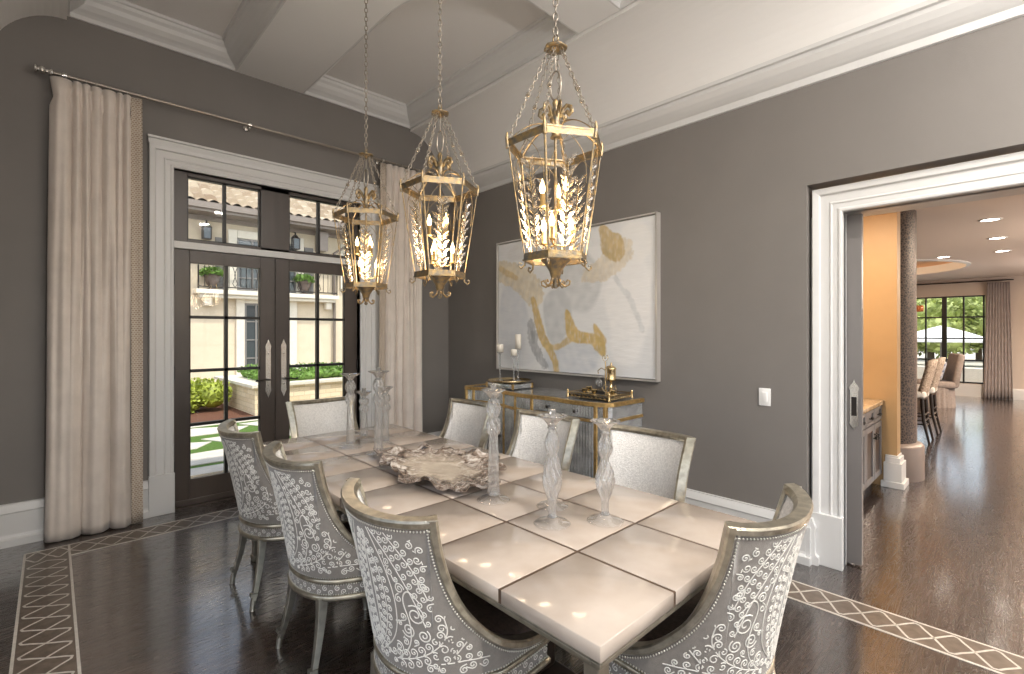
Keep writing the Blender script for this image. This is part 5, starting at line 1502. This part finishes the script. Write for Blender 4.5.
q = MB(); q.prism(po, ZG, .42); q.build('stone_wall', stone_mat(), pl_)
q = MB(); q.prism([(2.80, 10.22), (8.55, 10.88), (8.55, 13.05), (2.75, 13.05)], .42, .475); q.build('capping', M_lime, pl_)
q = MB(); rs = random.Random(2)
for i in range(27):
    for j in range(5 if i > 3 else 7):
        if i*.2+3.28 > 8.3: continue
        c0 = (3.28+i*.2, 10.72+.10*i*.2+j*.26, .55+rs.uniform(-.02,.04)); foliage(q, c0, (.2,.2,.19), 85, .07, 0, seed=i*7+j, bottom=-.2)
        q.ball(c0, .15, seg=8, rings=6, sz=.75)
for _ in range(260): x = rs.uniform(3.2, 8.3); y = 10.70+(x-3.1)*.1+rs.uniform(0,1.0); q.ball((x, y, .72+rs.uniform(-.04,.05)), .02, seg=5, rings=4, mi=1)
h_ = q.build('flowering_hedge', [M_hedge, M_lime]); tag(h_, 'low green hedge dotted with white flowers on the limestone planter', 'hedge')
q = MB()
for i in range(9): c0 = (.9+i*.19, 11.75+.2*S(i*2.1), .16+.05*S(i)); foliage(q, c0, (.34,.36,.34), 480, .085, 0, seed=i+3, bottom=-.6); q.ball(c0, .27, seg=10, rings=8)
b_ = q.build('lime_shrub', M_bush); tag(b_, 'rounded yellow-green shrub growing in the mulch bed left of the planter', 'shrub')

# ------------------------------------------------------------------ outside the far window
def tree(x, y, h, r, label, seed):
    o = thing('tree', label, 'tree', (x, y, ZG-.1), 0, 'trees beyond the far window')
    q = MB(); q.tube([(0,0,0), (.1,.05,h*.4), (0,.1,h*.7)], [.16,.12,.05], seg=8); q.build('trunk', M_bark, o)
    q = MB(); rs = random.Random(seed)
    for i in range(9): c0 = (rs.uniform(-r*.4,r*.4), rs.uniform(-r*.4,r*.4), h*rs.uniform(.32,.76)); foliage(q, c0, (r*.55,r*.55,h*.22), 420, .30, 0, seed=seed*9+i); q.ball(c0, 1, seg=10, rings=8, sx=r*.42, sy=r*.42, sz=h*.16)
    q.build('crown', M_tree, o)
for i, (x, y, h, r, lab) in enumerate(((34, .2, 4.1, 2.6, 'rightmost broad tree beyond the far window, next to the linen curtain'), (33, 3.4, 4.3, 2.6, 'broad tree right of the middle of the far window'), (35, 6.6, 4.5, 2.7, 'broad tree left of the middle of the far window'), (33, 9.6, 4.2, 2.6, 'leftmost broad tree beyond the far window, beside the patterned column'),
                                      (41, 2.0, 5.0, 3.4, 'taller tree behind the front row, right of centre'), (41, 7.5, 5.2, 3.4, 'taller tree behind the front row, left of centre'), (36, -3.5, 4.2, 2.8, 'tree beyond the far window hidden mostly by the curtain'))): tree(x, y, h, r, lab, i+1)
pa = thing('patio_parasol', 'white patio parasol with a low pyramid canopy outside the far window', 'parasol', (22.5, 2.05, ZG-.1))
M_paras = mat('parasol_white', (.80,.79,.77), .7)
q = MB(); q.tube([(0,0,0),(0,0,1.95)], .03, seg=8); q.build('pole', M_shut, pa)
q = MB(); rows = [[(r_*Cc(PI/4+i*PI/4)*(1 if i % 2 == 0 else .74)*1.0, r_*S(PI/4+i*PI/4)*(1 if i % 2 == 0 else .74), z) for i in range(8)] for r_, z in ((1.75, 1.42), (1.72, 1.50), (.9, 1.76), (.05, 1.98))]
q.grid(rows, cu=True, smooth=False); q.build('canopy', M_paras, pa)
lw_ = tag(MB().rbx(19.5, 20.0, -4, 8, ZG-.1, .45, .02).build('terrace_wall', M_lime), 'low pale terrace wall outside the far window', 'wall')

# ------------------------------------------------------------------ camera
F_PX, HORIZON, YAW = 487.0, 332.3, .7575
cam_d = bpy.data.cameras.new('camera'); cam = bpy.data.objects.new('camera', cam_d); COL.objects.link(cam)
cam.location = (0, 0, 1.5); cam.rotation_euler = (PI/2, 0, -YAW)
cam_d.sensor_width = 36; cam_d.lens = F_PX/1024*36; cam_d.shift_y = -(337-HORIZON)/1024; cam_d.clip_start = .02; cam_d.clip_end = 300
sc.camera = cam

# ------------------------------------------------------------------ light
wd_ = bpy.data.worlds.new('sky'); sc.world = wd_; wd_.use_nodes = True; t = wd_.node_tree
sky = t.nodes.new('ShaderNodeTexSky'); sky.sky_type = 'NISHITA'; sky.sun_disc = False; sky.sun_elevation = math.radians(52); sky.sun_rotation = math.radians(200); sky.air_density = 1.0; sky.dust_density = 1.5; sky.ozone_density = 1
bg = t.nodes['Background']; bg.inputs['Strength'].default_value = SKY
hs = t.nodes.new('ShaderNodeHueSaturation'); hs.inputs['Saturation'].default_value = .5; t.links.new(sky.outputs[0], hs.inputs['Color']); t.links.new(hs.outputs[0], bg.inputs['Color'])
def light(name, typ, loc, energy, col=(1,1,1), size=.1, rot=(0,0,0), parent=None, size_y=None, spread=None):
    d = bpy.data.lights.new(name, typ); o = bpy.data.objects.new(name, d); COL.objects.link(o); o.location = loc; o.rotation_euler = rot
    d.energy = energy; d.color = col
    if typ == 'AREA':
        d.size = size
        if size_y: d.shape = 'RECTANGLE'; d.size_y = size_y
        if spread: d.spread = spread
    elif typ == 'POINT': d.shadow_soft_size = size
    elif typ == 'SUN': d.angle = size
    if parent: o.parent = parent
    return o
light('sun', 'SUN', (0, 0, 20), SUN, (1, .95, .86), math.radians(1.5), rot=(math.radians(27), 0, math.radians(20)))
for x, y in ((1.47, 1.30), (1.47, 2.10), (1.47, 2.92)):
    light('lantern_bulb_light', 'POINT', (x, y, 1.93), LAN, (1, .80, .58), .10)
# fill downlights added to the dining room ceiling, unseen behind the camera
for x, y in FILL_DOWN:
    o = thing('recessed_downlight', 'added fill downlight in the dining room ceiling, unseen above and behind the viewer', 'downlight', (x, y, ZC), 0, 'added fill downlights in the dining room ceiling')
    q = MB(); q.lathe([(.10, 0), (.10, -.006), (.078, -.008), (.075, 0)], seg=24, caps=False); q.build('trim_ring', M_white, o)
    light('downlight', 'AREA', (x, y, ZC-.02), DE, (1, .94, .86), .15)
for (x, y), lab in (((.3, -2.9), 'added bronze fill uplighter, unseen behind the viewer at the left'), ((3.2, -2.9), 'added bronze fill uplighter, unseen behind the viewer at the right')):
    o = thing('added_uplighter', lab, 'added fill lamp', (x, y, 0), 0)  # uplighters added behind the camera to brighten the ceiling
    q = MB(); q.lathe([(.14, 0), (.14, .02), (.03, .03), (.012, .05), (.012, 1.72), (.03, 1.74)], seg=24); q.build('pole', M_iron, o)
    q = MB(); q.lathe([(.02, 1.74), (.10, 1.78), (.17, 1.86), (.175, 1.86), (.10, 1.77), (.02, 1.735)][::-1], seg=28, caps=False); q.build('lamp_shade', M_nickel, o)
    light('added_uplight', 'AREA', (x, y, 1.85), FILL_UPL, (1, .965, .93), .24, rot=(PI, 0, 0))
for x, y, e in ((4.9, 1.1, 13), (7.6, -1.0, 35), (11.5, -1.0, 60)):  # extra fill lamps added in the adjoining rooms, without fittings
    light('hall_fill_light', 'AREA', (x, y, ZH-.03), e*HALL, (1, .80, .60), .2)
light('pantry_uplight', 'POINT', (4.9, 1.3, 1.6), 4, (1, .66, .38), .15)
light('great_room_fill_light', 'AREA', (8.5, -2.2, 1.9), 150, (1, .80, .66), .5, rot=(PI, 0, 0))  # pair of added upward fills that brighten the great room ceiling
light('great_room_fill_light', 'AREA', (12.5, -2.0, 1.9), 110, (1, .84, .74), .5, rot=(PI, 0, 0))
light('dome_light', 'POINT', (12.0, 2.25, ZH+.05), 14*HALL, (1, .68, .42), .1)

sc.view_settings.view_transform = 'Standard'; sc.view_settings.look = 'None'; sc.view_settings.gamma = 1; sc.view_settings.use_curve_mapping = False
sc.view_settings.exposure = EXPO
sc.cycles.use_denoising = True
sc.cycles.max_bounces = 10; sc.cycles.diffuse_bounces = 5; sc.cycles.glossy_bounces = 5; sc.cycles.transmission_bounces = 10; sc.cycles.transparent_max_bounces = 16
sc.cycles.caustics_reflective = False; sc.cycles.caustics_refractive = False; sc.cycles.sample_clamp_indirect = 6
